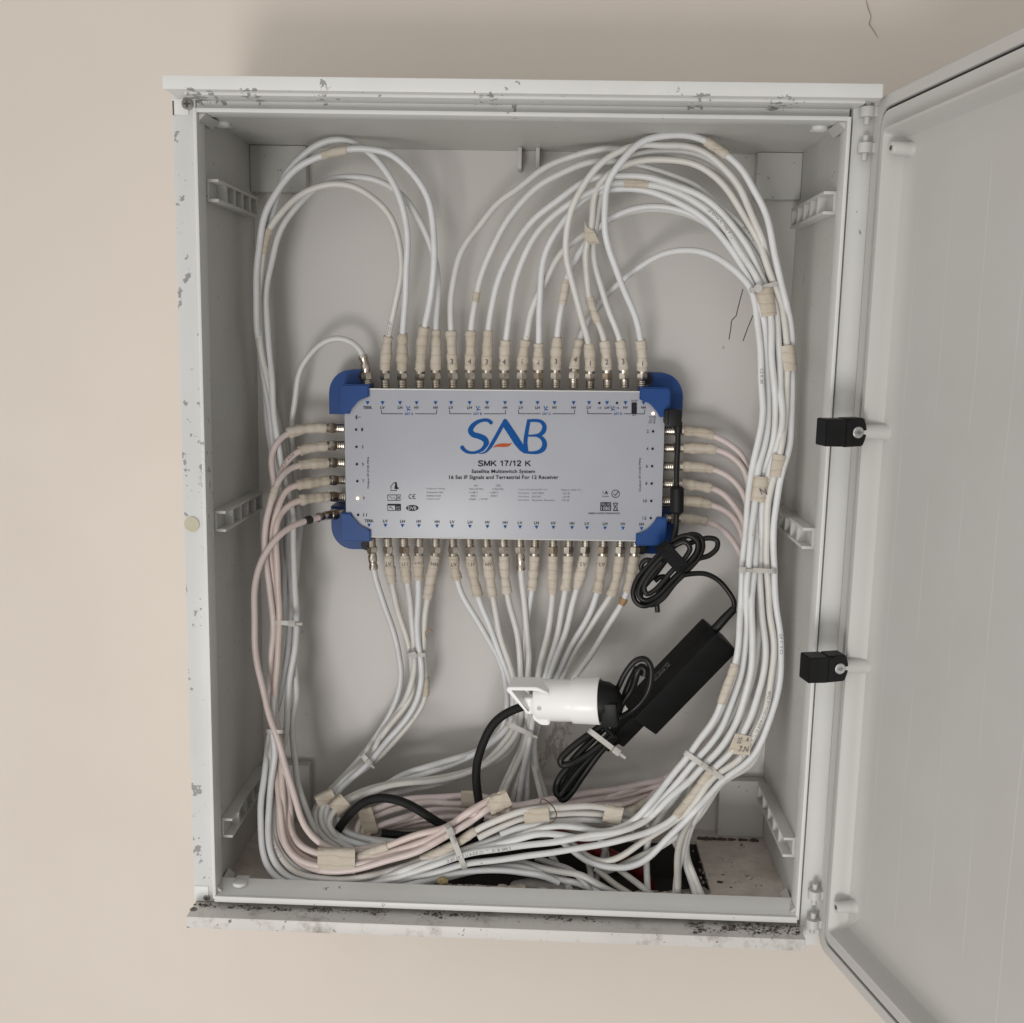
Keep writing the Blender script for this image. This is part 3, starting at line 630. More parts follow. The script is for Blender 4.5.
for (s, x0_, x1_, y_) in (('Frequency Range',426.5,444.8,489.7), ('Connection Gain',426.5,443,493.2), ('Isolation Loss',426.5,440.8,496.6), ('Output Level',426.5,439.5,500),
    ('SAT',474,478,486.6), ('TERR.',495.4,501,486.6), ('950-2150 MHz',469,483.4,490), ('47-862 MHz',492,503.6,490), ('>-6dB/-1',469,477.6,493.4), ('>-4dB/-2',489.4,498,493.4), ('-30dB/-2',470,477,496.8), ('-30dB/-2',490,497.4,496.8), ('105dBuV',469,476.4,500.2), ('(-35dB)',479,487.6,500.2),
    ('Total Consuming 800 mA',518,547,490.6), ('Decoupling',518,528.8,494.1), ('SAT/TERR',532,543.6,494.1), ('Decoupling',518,528.8,497.6), ('SAT/SAT',532,541.4,497.6), ('Decoupling',518,528.8,501.1), ('Receiver Receiver',532,555,501.1), ('Mains 230 V~',561,582,490.9), ('>25 dB',562.4,569.8,494.3), ('>25 dB',562.4,569.4,497.7), ('>30 dB',561.4,569,501.2)):
    text(bm, s, lid, x0_, y_-1.7, x1_, y_)
link('small_print', bm, 'greyp', SW, sm=False)
for x, y in ((357.6, 498.3), (653.2, 413.4)):
    bm = bmesh.new(); p = U(x, y, YL); tube(bm, [p, p+np.array([0,-0.0008,0]), p+np.array([0,-0.0014,0])], [0.0017,0.0016,0.0008], 14); link('indicator_light', bm, 'led', SW)


# ------------------------------------------------------------------ cables
CB = {}                                   # id -> dict(path in px + depth, radius, ...)
def parse(t):
    out = []
    for k in t.split():
        q = [float(v) for v in k.split(',')]; out.append(q)
    return out
def cable(i, pts, r=0.0034, **kw):
    q = parse(pts) if isinstance(pts, str) else pts
    n = len(q); xy = np.array([p[:2] for p in q]); L = np.r_[0, np.cumsum(np.linalg.norm(np.diff(xy, axis=0), axis=1))]
    kn = [(L[j], q[j][2]) for j in range(n) if len(q[j]) > 2]
    d = np.interp(L, [a for a, b in kn], [b for a, b in kn])/1000
    c = catmull(np.c_[xy, d], 3.0)
    xy = c[:, :2].copy()
    for _ in range(kw.get('sm', 7)): xy[1:-1] = 0.25*xy[:-2]+0.5*xy[1:-1]+0.25*xy[2:]
    Lc = np.r_[0, np.cumsum(np.linalg.norm(np.diff(xy, axis=0), axis=1))]
    rl = np.random.default_rng(sum(map(ord, i))*7+len(q)); fade = np.clip((Lc-25)/40, 0, 1)[:, None]
    xy = xy+fade*np.stack([sum(a_*np.sin(Lc/l_+rl.uniform(0, 6.28)) for a_, l_ in ((0.55, 19), (0.35, 9.5))) for _ in (0, 1)], 1)
    m = max(4, int(Lc[-1]/3.2)); s = np.linspace(0, Lc[-1], m)
    CB[i] = dict(xy=np.c_[np.interp(s, Lc, xy[:, 0]), np.interp(s, Lc, xy[:, 1])], d=np.interp(s, Lc, c[:, 2]), r=r, **kw)

# lanes of the twelve cables in the right-hand bundle
ST = [(310,[756,762,769,775,783,788],95),(350,[761,767,772,779,786,792],95),(385,[762.5,768.5,775,780,787,793.5],93),(420,[763,768,775,781,786,793],92),(445,[759,764,771,777,783,790],91),
      (470,[752,758,763,770,776,783],90),(500,[747.5,753.5,758,764,770,777],88),(520,[745,751,757,763,768,774],87),(570,[741.5,747.5,754,760,766,772],85),(610,[739.5,746.5,753,761,768,776],82),
      (640,[737.5,746,754,764,773,780.5],80),(665,[735,744,753,763,772.5,781],78),(690,[727,738,747,759,769,778],76),(720,[715,727,738,750,762,771],74)]
DIAG = [([(700,738),(710,743),(721,748),(731,753),(742,757),(751,760)],71), ([(687,757),(694,762),(702,767),(709,772),(715,776),(721,780)],68)]
def lane(k, back=False):
    o = []; dx = 3.0 if back else 0.0; dd = 16 if back else 0
    rl = np.random.default_rng(40+k+(10 if back else 0)); ph, lm, am = rl.uniform(0, 6.28), rl.uniform(38, 70), (2.3 if back else 1.35)
    for y, xs, d in ST:
        wb = am*math.sin(y/lm+ph)*min(1, max(0, (y-330)/60))
        o.append([xs[k]+dx*(1 if k < 5 else -1)+wb, y, d+dd+(4*math.sin(y/47+ph*2))])
    for ps, d in DIAG: o.append([ps[k][0]+(2 if back else 0), ps[k][1]+(2 if back else 0), d+dd])
    return o
def rc(i, top, k, back, tail, **kw): cable(i, parse(top)+lane(k, back)+parse(tail), **kw)

# top row, port 0..16 from the left
cable('T0', '368.5,388,155 366.5,374,155 364.5,360 361,350 353,342.5 342,338.5 330,338.7 318,344 307,357,150 300,372 295.7,398 292,421,166 291,437 292.5,456 294.7,476 298,506 300.5,518,160 300,530 297.7,549 294.7,578 292,605,140 292.5,622,130 293.5,645 295,676 295.7,699,118 292.5,712 293,729 294.7,758 297.7,784 302.6,800,105 308,815 315,829 325,840 340,849 360,858,70')
cable('T1', '385.5,388,155 385,376,155 386,355 388.3,336 389.6,330 393.5,315 399,286,135 400.7,261 397.4,233 388.6,214 375,199,118 357,188 338,183.5 324,184 306.5,191 291,203 279,216 268.5,231,112 263.5,247 260,268 258.5,292 258.7,318 262.5,359,125 270,394 277,418,150 282,441 288,468 291,496 291,520,150 288,540 286.5,575 286,605 284,622,122 282.5,645 278.5,676 276,697 273.5,730 270,760 271.5,790,80 270.5,820 272.5,842 281,858,45 293,870,35 308.4,876.7,30 328,879.6,26 349.5,879.6,24 377,874,24 402,866,26 421,860,28 447,849,32 466,838 478,829,36 494,821 509.5,814 525,810,45 548,809 570,807 590,806 606,808,60 622,812,75 640,818,95 655,830,105')
cable('T2', '402.5,388,155 402.3,376,155 402,355 402.5,335 403.2,322 403.6,311 406,286,128 407.7,247 405,218 399,196 388.6,175,105 373,155 357,144.4 341.7,140 326,141 310,148 296.7,160 287,173,116 280,190 274,208 267,232 262.5,250,125 258,275 257,300 259,330 262,360,140 266,400,158 270,440 276,480 284,510,158 283,545 284,580 282,622,112 277,655 274,690 272,730 275,754 270,797,72 268,827 270,852,40 278,868 289,877.7,30 304.5,882.6,24 325,886,22 360,889,22 420,884,30 470,872,45 498,866,50 521,867 541,873,55 556,879,60 580,884 600,892,70')
cable('T3', '419.8,388,155 420,376,155 421.2,355 424,328 425,322 427,312 432.6,286,120 434.5,257 433.5,225.6 427.7,200 417,178.6,108 402,162 386.6,151 373,149 355,149 336,152,100 318,156.5 304.5,163 291,173 282,183.5 273,198 265.4,214,104 260.5,231 257.6,257 256.6,280 256.6,300 257.5,330,120 261.5,365 268.5,402,145 273,440 279,480 289,515,146 288,545 290,580 290,622,124 288,650 284,676 279,700 272,722 269.3,740,95 264.4,778 260.5,811 260.5,838.6,50 264.4,858 271,872,32 279,879,26 290,884,22 310,888,20 350,890,20 400,886,24 440,877,32 470,871,36 502,870,40 525,872 545,876 560,884,60')
cable('T4', '436.3,388,155 435.8,376,155 436,355 436.3,330 436.7,318 438,286,140 435.5,262 430.6,247 423.8,229.5 414,210 404,197,125 388.6,185.5 373,178.6 357,176 341.7,177 328,180.6 316,189,126 300.6,202 287,218 277,237 271,261 267.4,282 266.4,302,130 267.5,330 270.5,370 274,410 279,450 287,490,132 294,520 293.5,549 294.5,580 296,622,118 296,650 290,676 288,700 285,735 278,768,95 275,797 273.5,823 277,846,52 287,861 305,873,34 330,883,26 357,883.5,25 384.7,876.7,24 412,868,25 440,858,30 464,850,34 494,838,40 521,830,44 544.7,824,48 568,823.5 584,826.5,55 597,833,65 604,846,80 607,862,90')
rc('T5', '453.3,388,155 453,376,155 452,350 451,325 451,294 454.7,270,140 461.5,252 475,231 498.6,202 508.7,195 543,169.5 577,154,135 608,148.5,125 630,150 655,151 685,154,125 712,164 735,183 752,212 764,248,118 775,285', 5, True, '706,806,78 688,828,74 664,844,66 640,857,64 622,866 600,872,70')
rc('T6', '470.5,388,155 470,376,155 470.5,350 472,325 476,298 485,264.5 498.6,235,135 518,206 540,185 560,174 583.5,164 605,160.5,125 628,162 646,167 669.5,174.7 697,188 726,210 747.7,233,112 760,251 768,276', 2, True, '697,797,80 690,820,74 682,848 677,878,72 676,905,74')
rc('T7', '487,388,155 487,376,155 487.3,350 489,325 493.8,298 504.5,264.5 518,239,130 537.7,215.6 555,202 583.5,182.6 599,177 628.4,175.5,112 648,176.7 669.5,182.6 693,192 716,208 736,229.5 751.6,253,104 764,281', 3, False, '697,789,64 684,806 675,817,58 667,823 648,833,50 618.6,840.7,45 589,846.6 560,850.5,40 517,858 464,864,32 430,873,28 400,880,25 375,886,22 340,890,22')
rc('T8', '504.5,388,155 504.3,376,155 505,350 507.4,333 510.4,307.5 516,278 526,251,130 541.7,227 561,210 575.6,200 591,192 610,184,115 624.5,182.6 648,183.5 665.6,188 689,198 708.6,212 726,229.5 742,253,104 757,278', 2, False, '689,782,64 673,794 657,811,58 646,821 618.6,832,48 589,836 560,840.7,42 537,843.7 500,849,36 464,855,32 430,866,26 400,876.5,24 370,885,22 340,888,22')
rc('T9', '521.7,388,155 521.7,376,155 523,355 525,341 526.5,333 530,315 536,300 547.5,278,140 555,262.5 565,249 577,239 590,229 611,219,135 628,212.5 648,209 667.5,210 690,215,125 712,226 732,248,118 750,280', 1, True, '690,790,82 681,815,76 679,845 678,872,74 676,905,76')
rc('T10', '538.7,388,155 538.6,376,155 538.4,350 538.7,335 539.7,298 543.6,264.5 551,239,132 567,215.6 585.4,198 600,191.5 616.7,189.2,118 634,189 657.7,193 681,204 704.7,219.7 724,239 740,262.7,108 752,284', 1, False, '681,778,66 665.6,796 648,813,60 634,824 615,833,50 590,839,46 560,835 540,834 515,839,40 490,846 464,853.5,34 430,867 400,878,25 360,889,22')
rc('T11', '555.7,388,155 555.7,376,155 556.3,350 557,335 559,319 561.6,306 567,280,140 577,258.6 582.7,247 590,236 599,225 612,217.5,130 630,210 648,206.5 667.5,207.5 687,212 700,218,122 720,233 738,257,116 752,284', 0, True, '680,790,84 664,812,76 650,835 647,862,70 647,905,72')
rc('T12', '573.5,388,155 573.7,376,155 576,355 579,340 581.5,332,168 589.6,321 599,306 610,291,170 626.5,276 643.5,264 663,254,145 684.5,250.5 706,253,118 725.6,262 741,276 751,291,98', 0, False, '675,772,66 663.6,788 650,803.6,60 632,821,55 615,829.5 600,833,50 585,829 568,826 544.7,827.5 521,834 494,841.5,40 464,850 432,863,28 405,874,24 380,882,22 350,889,22')
rc('T13', '590,388,155 590,376,152 590,350 585.5,330 579.5,310 573,290,125 569,270 566,250 567,230 571.7,210 581.5,188 595,169,95 611,155 628.4,147 644,144,92 661.7,145.4 681,145.4 700.8,151 720,163 736,180.6 747.7,204 757.5,229.5,92 768,262', 3, True, '705,795,80 697,812,76 687,838 687,856,74 695,878,74 706,905,76')
rc('T14', '607.5,388,155 607.3,376,155 606,355 604,339 601,331 597,321 592,306 588.6,294,138 586.6,274 585.6,251 588,238 591.5,221.5 592,210 595,194,118 602,180.6 612.8,171 626.5,164.5 644,160,105 663.6,158.5 685,161 704.7,169 722,182.6 736,202 747.7,221.7 757.5,239,96 769,270', 4, False, '702,790,62 690,808 672,824,58 655,834 642,842,54 628.4,852.5 614.7,859,52 599,861 586,856,56 576,847,62 566,839,75')
rc('T15', '624.7,388,155 624.3,376,155 622,355 620,340 616,327 608,307.5 600,284 594.5,264.5 592.5,247,135 594,232 598,212 604,190,122 613,173 627,160 644,152,112 664,150 683,151 704,157,112 725,172 742,194 754,222 765,252,110 772,278', 4, True, '714,790,80 703,808,76 690,830 684,856,74 690,878,74 699,906,76')
rc('T16', '641.5,388,155 642,376,153 642.5,355 641,341 635,317.5 628.4,300 618.6,274.5,115 609,249 605,229.5 604,204 607,184.5 619,164.5,85 634,148 646,140.5 661.7,136 677,134.2 693,136 706,140.5,82 720,149.5 732,158.5 743.8,172,88 753,188 762.7,207 770.5,232 775.5,256 781,282,94', 5, False, '704.6,800,60 687,819 669.5,837,54 654,853.5 638,863.5 622.5,868,48 605,866.5 589,861.5 576,853.5,55 566,845,66 556,838,80')

# bottom row
cable('B0', '371.5,538,155 372.2,550,155 373,565 375,578 382,598.4,160 392,627.7 399,651 401.5,671 398.5,690 391.5,710 382,728 374,740,160 364,755 351,769 336,783 326,794,128 316,806 312,820,110 317,834 328,845 345,852,70 370,857,66')
cable('B1', '387.7,538,155 388,550,155 389.7,570 391.6,584 393.5,593 400,618 408,641,150 412,655 413,672 412.5,690,148 406,704 395,718 383,734 368,758,150 350,773 332,789,126 322,800 315,814,106 317,828 325,839 340,848,68 362,854')
cable('B2', '403.8,538,155 404.2,550,155 405.5,568 407,582 409,595 412,624 413.8,648,146 415,668 412.5,684 406,700 393,718 380,735,150 370,757 352,774 336,789,122 327,800 320,812,102 323,827 332,837 346,846,66 366,852')
cable('B3', '419.4,538,155 419,550,155 418.4,565 418.2,581 418,598 418,628 419,651,142 421.5,668 421,684 417,700 407,717 393,735,148 371,761 354,776 338,791,120 330,802 325,815,100 329,826 338,836 352,843,66 368,847')
cable('B4', '436,538,155 436,550,155 434,565 430,582 427,600 425,611 424,632 423.3,651,146 425,668 426.5,684 425,700 416,715 400,735,152 384.7,751 371,763.5 353.4,778 336,793,124 329,803 322,817,104 327,830 338,840 352,846,68 372,850')
cable('B5', '453,538,155 453,550,155 454.5,567 457.3,582 461.4,593 475,616 487,636 498.6,659 504.4,680 507.5,702,160 507,716 503,729,150 492,740 474,753,148 449,760.6 419.5,769 400,776 386,784,130 368,792 350,800,110 340,806 335,815 339,826,90 350,834.5 377,841,72 400,846')
cable('B6', '469.6,538,155 470,550,155 473,575 478,596.5 481.5,606 488.8,624 498.6,649 506.4,671 512,692,158 513,710 510,724,148 498,738 478,753 456,763,146 430,771 405,780 388,786,125 366,795 348,803,106 336,812 331,822 338,834,86 351,842 369,846,70 390,849')
cable('B7', '486.5,538,155 487,550,155 489.5,575 492.7,595.5 494.7,606 499.6,632 506.4,655 512,676 516.5,695,154 517,712 514,727,145 503,745 490,759 478,768,143 458.6,774 429,778.5 400,782.5 367,789.5,118 347,798.5 337,805,100 330,815 329,826 337,836,80 351,844,68 370,848')
cable('B8', '503.5,538,155 503.7,550,155 505,575 507,592 509,602 515,628 519.5,651 521.5,675 521.5,700,154 521.5,716 518.5,729,143 510,743 498.5,756.7 478,768.5,140 458,776 440,780 416,782 392,785.5,116 367,792 347,801,98 335,810 328,821 333,833,78 345,842 366,848,66')
cable('B9', '520,538,155 520.3,552,155 521,569 523,590 526,624 528.5,651 528.3,675 527.5,700,150 527.5,716 525.5,730,146 521,748 513.4,762,150 505,782 500,797,150 497,812,145')
cable('B10', '535.4,538,155 535,550,155 533.6,570 531.8,590 530.5,600 528,617 524.5,640 523.5,660 524,690,162 523.5,715 521,730,150 512,747 498,759.5 478,770.5,148 456,778 436,784.5 416,788.5,136 386.6,794.5 357,802,118 344,809 338,818 343,829,92 356,836 377,839.5,74 402,842')
cable('B11', '553.3,538,155 553.2,550,155 552.6,572 552.3,594.5 551.3,608 548,632 543.2,655 538.7,675 533,703,150 530,718 528,731,142 524,748 516,768 507,786,148 501,803,148 498,820')
cable('B12', '569,538,155 568.8,550,155 567.5,572 565.5,590 564,602 559,628 552,651 545.5,675 538,700,152 534,715 531,730,144 526,750 519,775 513,797,150 509,815')
cable('B13', '586,538,155 585.6,550,155 581.6,570 576.8,590 573.5,604 567,628 558,651 549.4,675 541,698,150 535,714 532,729,140 527,750 522,775 519,797,148 517,815')
cable('B14', '603.6,538,155 603.2,550,155 601,570 598,591 594.6,601 583.6,624 571,647 557.5,675 545,700,156 538,715 533,731,146 529,752 527.2,775 527,797,150 527,815')
cable('B15', '620.8,538,155 620.4,550,155 617,575 611.5,597 605.3,606 589.5,628 573.8,652 562,675 549,700,160 539,718 534,733,150 532,755 536.5,780 541,796,152 545,812')
cable('B16', '635.8,538,155 635.2,550,155 631.5,573 626.8,591 622.5,603 617.5,611 604.8,632 591,655 575.5,676 556,700,158 542,718 535,733,148 534,752 538,775 544.5,797,154 550,815')

# left column (odd outputs)
PT = '355,857.5,26'
cable('P1', '344,428.3,155 334,428,152 318,427.5,146 305,428.5 288,432,135 281,436.5 275,443 271.8,454 272,466,118 274.5,480 276,500 274,520 272,545 272.5,575 275,600 276.5,625,108 275,655 272,690 276,725 283,760 287,790,80 290.8,811 291.5,830,60 299,846,44 314,852,32 336,855,24 360,851.5,24 388.6,851,27 425.7,840.5,30 451,829 475,813,40 492,802 503,800,52 508,808,62 500,820,75')
cable('P3', '344.3,445.3,155 334,445,152 318,447,144 300.6,450,132 291.5,456 284,465 279.5,476,112 276.8,490 273,505 270.5,520,112 268.5,545 270.5,575 274,602 275,625,112 273.5,660 271.5,700 272,735 276,768,88 280,800 281.5,825 286,846,44 298,859,32 316,865.5,24 340,868,20 356,864,20 377,861,23 406,853.5,26 435.5,842,29 458,830 480,815,40 496,803,46 505,800,58 510,810,72')
cable('P5', '344.6,462.5,155 334,462.4,152 318,463 298.7,465,125 290,467.5 281,477 274,492,95 268.7,507.5 265.4,519.4,95 265,535 266.3,560 270,590 272.8,622,104 271.5,650 271,695 273,735 277,775,88 279.5,811 280.5,834 288,851.5,46 300,863.5 317,869.5,24 336,871.5,19 357,868.5,19 380,863,22 406,856,25 429,845.5,28 451,833.5 472,820,36 488,809,42 499,801,50 506,806,66 503,818')
cable('P7', '345,480,155 334,479.7,150 318,482 296.7,485.5,120 287,489 280,500 275,514,98 271.5,527 271.5,550 273,575 275.5,600 276.5,624,106 274.5,655 273.5,690 276,730 281,765,86 284,800 284,823 289,842,52 300,855 316,862,30 338,864,21 355,861,21 377,857,24 400,850.5,26 429,838,30 451,825.5 470,812,38 487,801.5,44 499,797,50 507,800,64 508,812')
cable('P9', '345,496.5,155 334,496.5,150 318,497.5 300.6,500,118 292,503 283,510.6 277,520,96 275,543 277,565 279,588 279.3,622,104 277.5,655 275,690 277,725 282,755 286,785,84 289,815 292,832,56 302,847 317,856,34 336,859.5,24 356,857.5,22 384.7,846.5,26 416,835.5,29 447,827.5 468,811.5,38 486,801.5,46 500,798,54 508,803,68 505,815')
cable('P11', '345.5,513,155 334,514,150 318,517.5 310,519.5 303.5,521.5,110 287,529 273,543,85 261.5,560.6 255.6,582 253.7,609.5,80 254.7,641 258.6,670 265.4,696 271,723 279,745 287,770,70 294.7,795.6 304.5,825,48 314,839.5 325,847.5,32 340,851.5,25 360,850,26 380,846,30 402,842,40 425,840,52')
# right column (even outputs)
RB = [(746,560),(744,600),(740,640),(733,680),(716,728),(694,764)]
def rp(i, head, off, tail):
    cable(i, parse(head)+[[x+off*0.8, y, 148] for x, y in RB]+parse(tail))
rp('R2', '665,430.6,155 676,430.6,155 690,431 705,433 714,436 722,439 735.6,448 743.4,458,155 749,475 752,510', 2.0, '677,774,140 654,780.5,130 628.4,787 599,792.5,122 576,795 556,797.5 533,802 513,806,110 494,800 476,796,112 460,796 429,797 400,800,112 384,806 368,813,105 359,822,98 356,836,90 362,850,82')
rp('R4', '664.5,448,155 676,448,155 690,448 716,449 728,453.5 739.5,463 745,471,152 750,490 752,520', 5.0, '685,778,142 665.6,784.5,132 638,791.5 609,796.5,124 580,800 556,803 533,807 513,811,112 494,806 476,803,114 460,803 429,802.5 404,807 377,815,107 364,823,100 360,836,92 366,850,84')
rp('R6', '664,466,155 676,466,155 690,466.5 712,469 724,472.5 735.6,481 743,494,152 748,515', -1.0, '671.4,775.5,136 654,781.5 628,790,126 600,797 570,802 545,808,118 520,813 494,813 470,809.5,116 455,808.5 429,810 406,816.5 377,826,104 367,831,98 364,842,90')
rp('R8', '663.3,483.3,155 675,483.5,155 690,484.5 706,487.5 722,492 733.6,503 742,516,152 746,535', 7.0, '680,784,146 660,791,134 628,803.5,124 601,804 580,806 550,812,120 520,817 494,817 464.5,812 440,813 423,816,116 400,821 378,828,106 368,835 368,848,92')
rp('R10', '662.6,500.6,155 675,500.5,155 690,501 712,504.5 724,509 735.6,520 742,533,152 745,548', -3.0, '668,778,140 646,801.5,118 636,807.5 622.6,813.5,112 605,816 585,815 556,813,122 530,818 500,820 470,816,124 440,818 410,822 385,829,112 371,838,100')
rp('R12', '662,518,155 674,518.3,155 690,519 708,521.5 718,525 729.7,536 739.5,550,152 743,562', 10.0, '690,776,150 662,788,140 630,798,132 600,808 570,811,128 540,814 510,820 480,819,128 450,822 420,825 392,829,116 374,836,104')
# stray ends inside the floor opening
cable('X0', '697,806,70 689,821 681,838 678,852,66 677,874 676,908,68', r=0.0036)
cable('X1', '668,826,84 672,838 678,848,80 685,862 692,880,80 704,906')
cable('X2', '595,868,56 605,876 614,884,56 640,900,56', r=0.0033)
cable('X3', '612,864,60 626,875 637,883,58 660,902,58', r=0.0033)
cable('X4', '500,862,62 521,862,60 541,868,56 560,871 580,874,52 598,884,52 625,898,52')
cable('X5', '548,852,72 556,861 560,871,66 570,890,66'); cable('X6', '580,850,78 589,862 591,872,70 590,895,70'); cable('X7', '606,846,84 603,860,76 597,874,72 594,897,72'); cable('X8', '536,858,70 546,862 560,866,66 575,872,64 592,893,64')
# black mains lead of the socket
cable('M0', '531,704,83 521,707,88 508,712,98 496,721 486,734 479,752,98 476,772,92 477,790,86 480,806,82 481,822,80 474,834,74 460,832,66 447,827,62 428,816,58 412,806,58 396,799.5,62 380,798 366,801.5,68 353,810,76 343,820,84 336,832,88 334,846,90', r=0.0046, kind='lead')
cable('M1', '382,833,94 410,836,92 447,833,90 470,837,95', r=0.0042, kind='lead2')

# --- pull the cables apart in depth where they cross (they touch, never share space)
ids = list(CB); offs = {}; XY = []; DD = []; RR = []; CI = []; KI = []
for n_, i in enumerate(ids):
    c = CB[i]; offs[i] = len(RR); m = len(c['d']); XY += c['xy'].tolist(); DD += c['d'].tolist(); RR += [c['r']]*m; CI += [n_]*m; KI += list(range(m))
XY = np.array(XY); DD = np.array(DD); RR = np.array(RR); CI = np.array(CI); KI = np.array(KI); n = len(RR)
RAY = (R @ np.stack([(XY[:, 0]-512)/F, np.ones(n), -(XY[:, 1]-511.5)/F])).T; RAY = RAY/RAY[:, 1:2]      # per metre of depth
def world(dd): return CP + RAY*(dd-CP[1])[:, None]
dmax = np.full(n, YB-0.0042)
zfl = (-hh+0.0045-CP[2])/RAY[:, 2]+CP[1]; fl = RAY[:, 2] < 0
xat = CP[0]+RAY[:, 0]*(zfl-CP[1]); inh = (xat > HX0+0.004) & (xat < HX1-0.004) & (zfl < HY1-0.004) & (zfl > 0.038)
lim = np.where(fl & ~inh, np.maximum(zfl, 0.012), 9); dmax = np.minimum(dmax, lim)
zsh = (-hh-SD+0.004-CP[2])/RAY[:, 2]+CP[1]; dmax = np.where(fl, np.minimum(dmax, np.maximum(zsh, 0.012)), dmax)
for sgn in (-1, 1):
    xl_ = (sgn*(hw-0.006)-CP[0])/RAY[:, 0]+CP[1]; dmax = np.where(RAY[:, 0]*sgn > 0.02, np.minimum(dmax, xl_), dmax)
dmin = np.where(XY[:, 1] > 815, 0.0325, 0.008); dmax = np.maximum(dmax, dmin)
pin = np.zeros(n, bool)
for i in ids:
    if i[0] in 'TBPR': pin[offs[i]:offs[i]+4] = True
I_, J_ = [], []
o_ = np.argsort(XY[:, 1]); ys_ = XY[o_, 1]
for a in range(n):
    hi = np.searchsorted(ys_, ys_[a]+9.5); b = o_[a+1:hi]; q = o_[a]
    if len(b):
        dd = XY[b]-XY[q]; ok = (np.hypot(dd[:, 0], dd[:, 1]) < 9.5) & ((CI[b] != CI[q]) | (np.abs(KI[b]-KI[q]) > 12)); b = b[ok]; I_ += [q]*len(b); J_ += b.tolist()
I_ = np.array(I_); J_ = np.array(J_); dist = np.hypot(*(XY[I_]-XY[J_]).T)
DD = np.where(XY[:, 1] > 815, DD*0.8+0.016, DD)
D0 = DD.copy(); D = np.clip(DD, dmin, dmax); sg = np.sign(D0[I_]-D0[J_]); sg[sg == 0] = 1
for it in range(90):
    lat = dist*(1.0+0.5*(D[I_]+D[J_]))/F*0.98; need = np.sqrt(np.maximum(0, (RR[I_]+RR[J_])**2-lat**2))*1.0
    v = need-sg*(D[I_]-D[J_]); act = v > 0; ii, jj, vv, ss = I_[act], J_[act], v[act], sg[act]
    mv = np.zeros(n); ct = np.zeros(n)
    np.add.at(mv, ii, 0.5*vv*ss); np.add.at(mv, jj, -0.5*vv*ss); np.add.at(ct, ii, 1); np.add.at(ct, jj, 1)
    mv = mv/np.maximum(1, ct)**0.75; mv[pin] = 0
    D = D+mv*0.8 + (D0-D)*0.01
    for i in ids:                                        # keep each cable a smooth run
        s_, e_ = offs[i], offs[i]+len(CB[i]['d']); q = D[s_:e_]
        for _ in range(3 if it < 80 else 2): q[1:-1] = 0.25*q[:-2]+0.5*q[1:-1]+0.25*q[2:]
        D[s_:e_] = q
    D = np.clip(np.minimum(D, dmax), dmin, None); D[pin] = D0[pin]
WP = world(D)
for i in ids:
    s_ = offs[i]; c = CB[i]; c['D'] = D[s_:s_+len(c['d'])]; P = WP[s_:s_+len(c['d'])].copy()
    for _ in range(2): P[1:-1] = 0.25*P[:-2]+0.5*P[1:-1]+0.25*P[2:]
    c['P'] = P; c['S'] = np.r_[0, np.cumsum(np.linalg.norm(np.diff(P, axis=0), axis=1))]


def sub(c, s0, s1, step=0.0022):
    s = np.linspace(s0, s1, max(3, int((s1-s0)/step))); return np.stack([np.interp(s, c['S'], c['P'][:, k]) for k in range(3)], 1), s
def s_at(c, px, py):
    k = int(np.argmin(np.hypot(c['xy'][:, 0]-px, c['xy'][:, 1]-py))); return float(c['S'][k])
def sleeve(name, c, s0, s1, r, parent, m='tape', bulge=0.17, sides=14, seed=0, label=None):
    P, s = sub(c, s0, s1, 0.0016); q = (s-s0)/(s1-s0); rg = np.random.default_rng(seed+int(s0*1e5))
    ph = rg.uniform(0, 6.28, 3)
    rr = r*(1+bulge*(0.45*np.sin(q*5.2+ph[0])+0.35*np.sin(q*11+ph[1])+0.25*np.sin(q*23+ph[2]))*np.sin(np.clip(q*3.0, 0, 1)*1.57))
    # a step where the turns of tape overlap
    st = rg.uniform(0.3, 0.7); rr = rr*(1+0.06*(q < st)); rr[0] *= 0.95; rr[-1] *= 0.92
    bm = bmesh.new(); tube(bm, P, rr, sides, True, noise=0.05); o = link(name, bm, m, parent, angle=60)
    if label: o['label'] = label
    return o
def write_on(name, c, txt, s0, h, rad, parent, m='ink', flip=False, up=False, off=0.0):
    """lettering printed round the jacket, on the side that faces the opening"""
    vs, fs = TC.setdefault((txt, 0.0), None) or TC.__setitem__((txt, 0.0), text_mesh(txt)) or TC[(txt, 0.0)]
    k = h/0.7; bm = bmesh.new(); nv = []
    for v in vs:
        if up:                                          # upright handwriting, across the cable
            sa, ta = s0 + (-v[1] if not flip else v[1])*k, (v[0]-0.28*len(txt))*k
            ta *= 1
        else:
            sa, ta = (s0+v[0]*k if not flip else s0-v[0]*k), (v[1]-0.35)*k*(1 if not flip else -1)
        P = np.array([np.interp(sa, c['S'], c['P'][:, q]) for q in range(3)]); P2 = np.array([np.interp(sa+0.002, c['S'], c['P'][:, q]) for q in range(3)])
        T = P2-P; T /= np.linalg.norm(T)+1e-12; cv = np.array([0, -1.0, 0.12]) ; cv = cv-T*np.dot(cv, T); cv /= np.linalg.norm(cv); sd = np.cross(T, cv) if not up else np.cross(cv, np.array([0,0,1.0]))
        if not up: sd = np.cross(cv, T)*(-1)
        else:
            sd = np.array([1.0, 0, 0]); sd = sd-T*np.dot(sd, T)-cv*np.dot(sd, cv); sd /= np.linalg.norm(sd)+1e-12
        th = ta/rad+off; nv.append(bm.verts.new(V(P+rad*(math.cos(th)*cv+math.sin(th)*sd))))
    for f in fs:
        try: bm.faces.new([nv[q] for q in f])
        except ValueError: pass
    return link(name, bm, m, parent, sm=False)

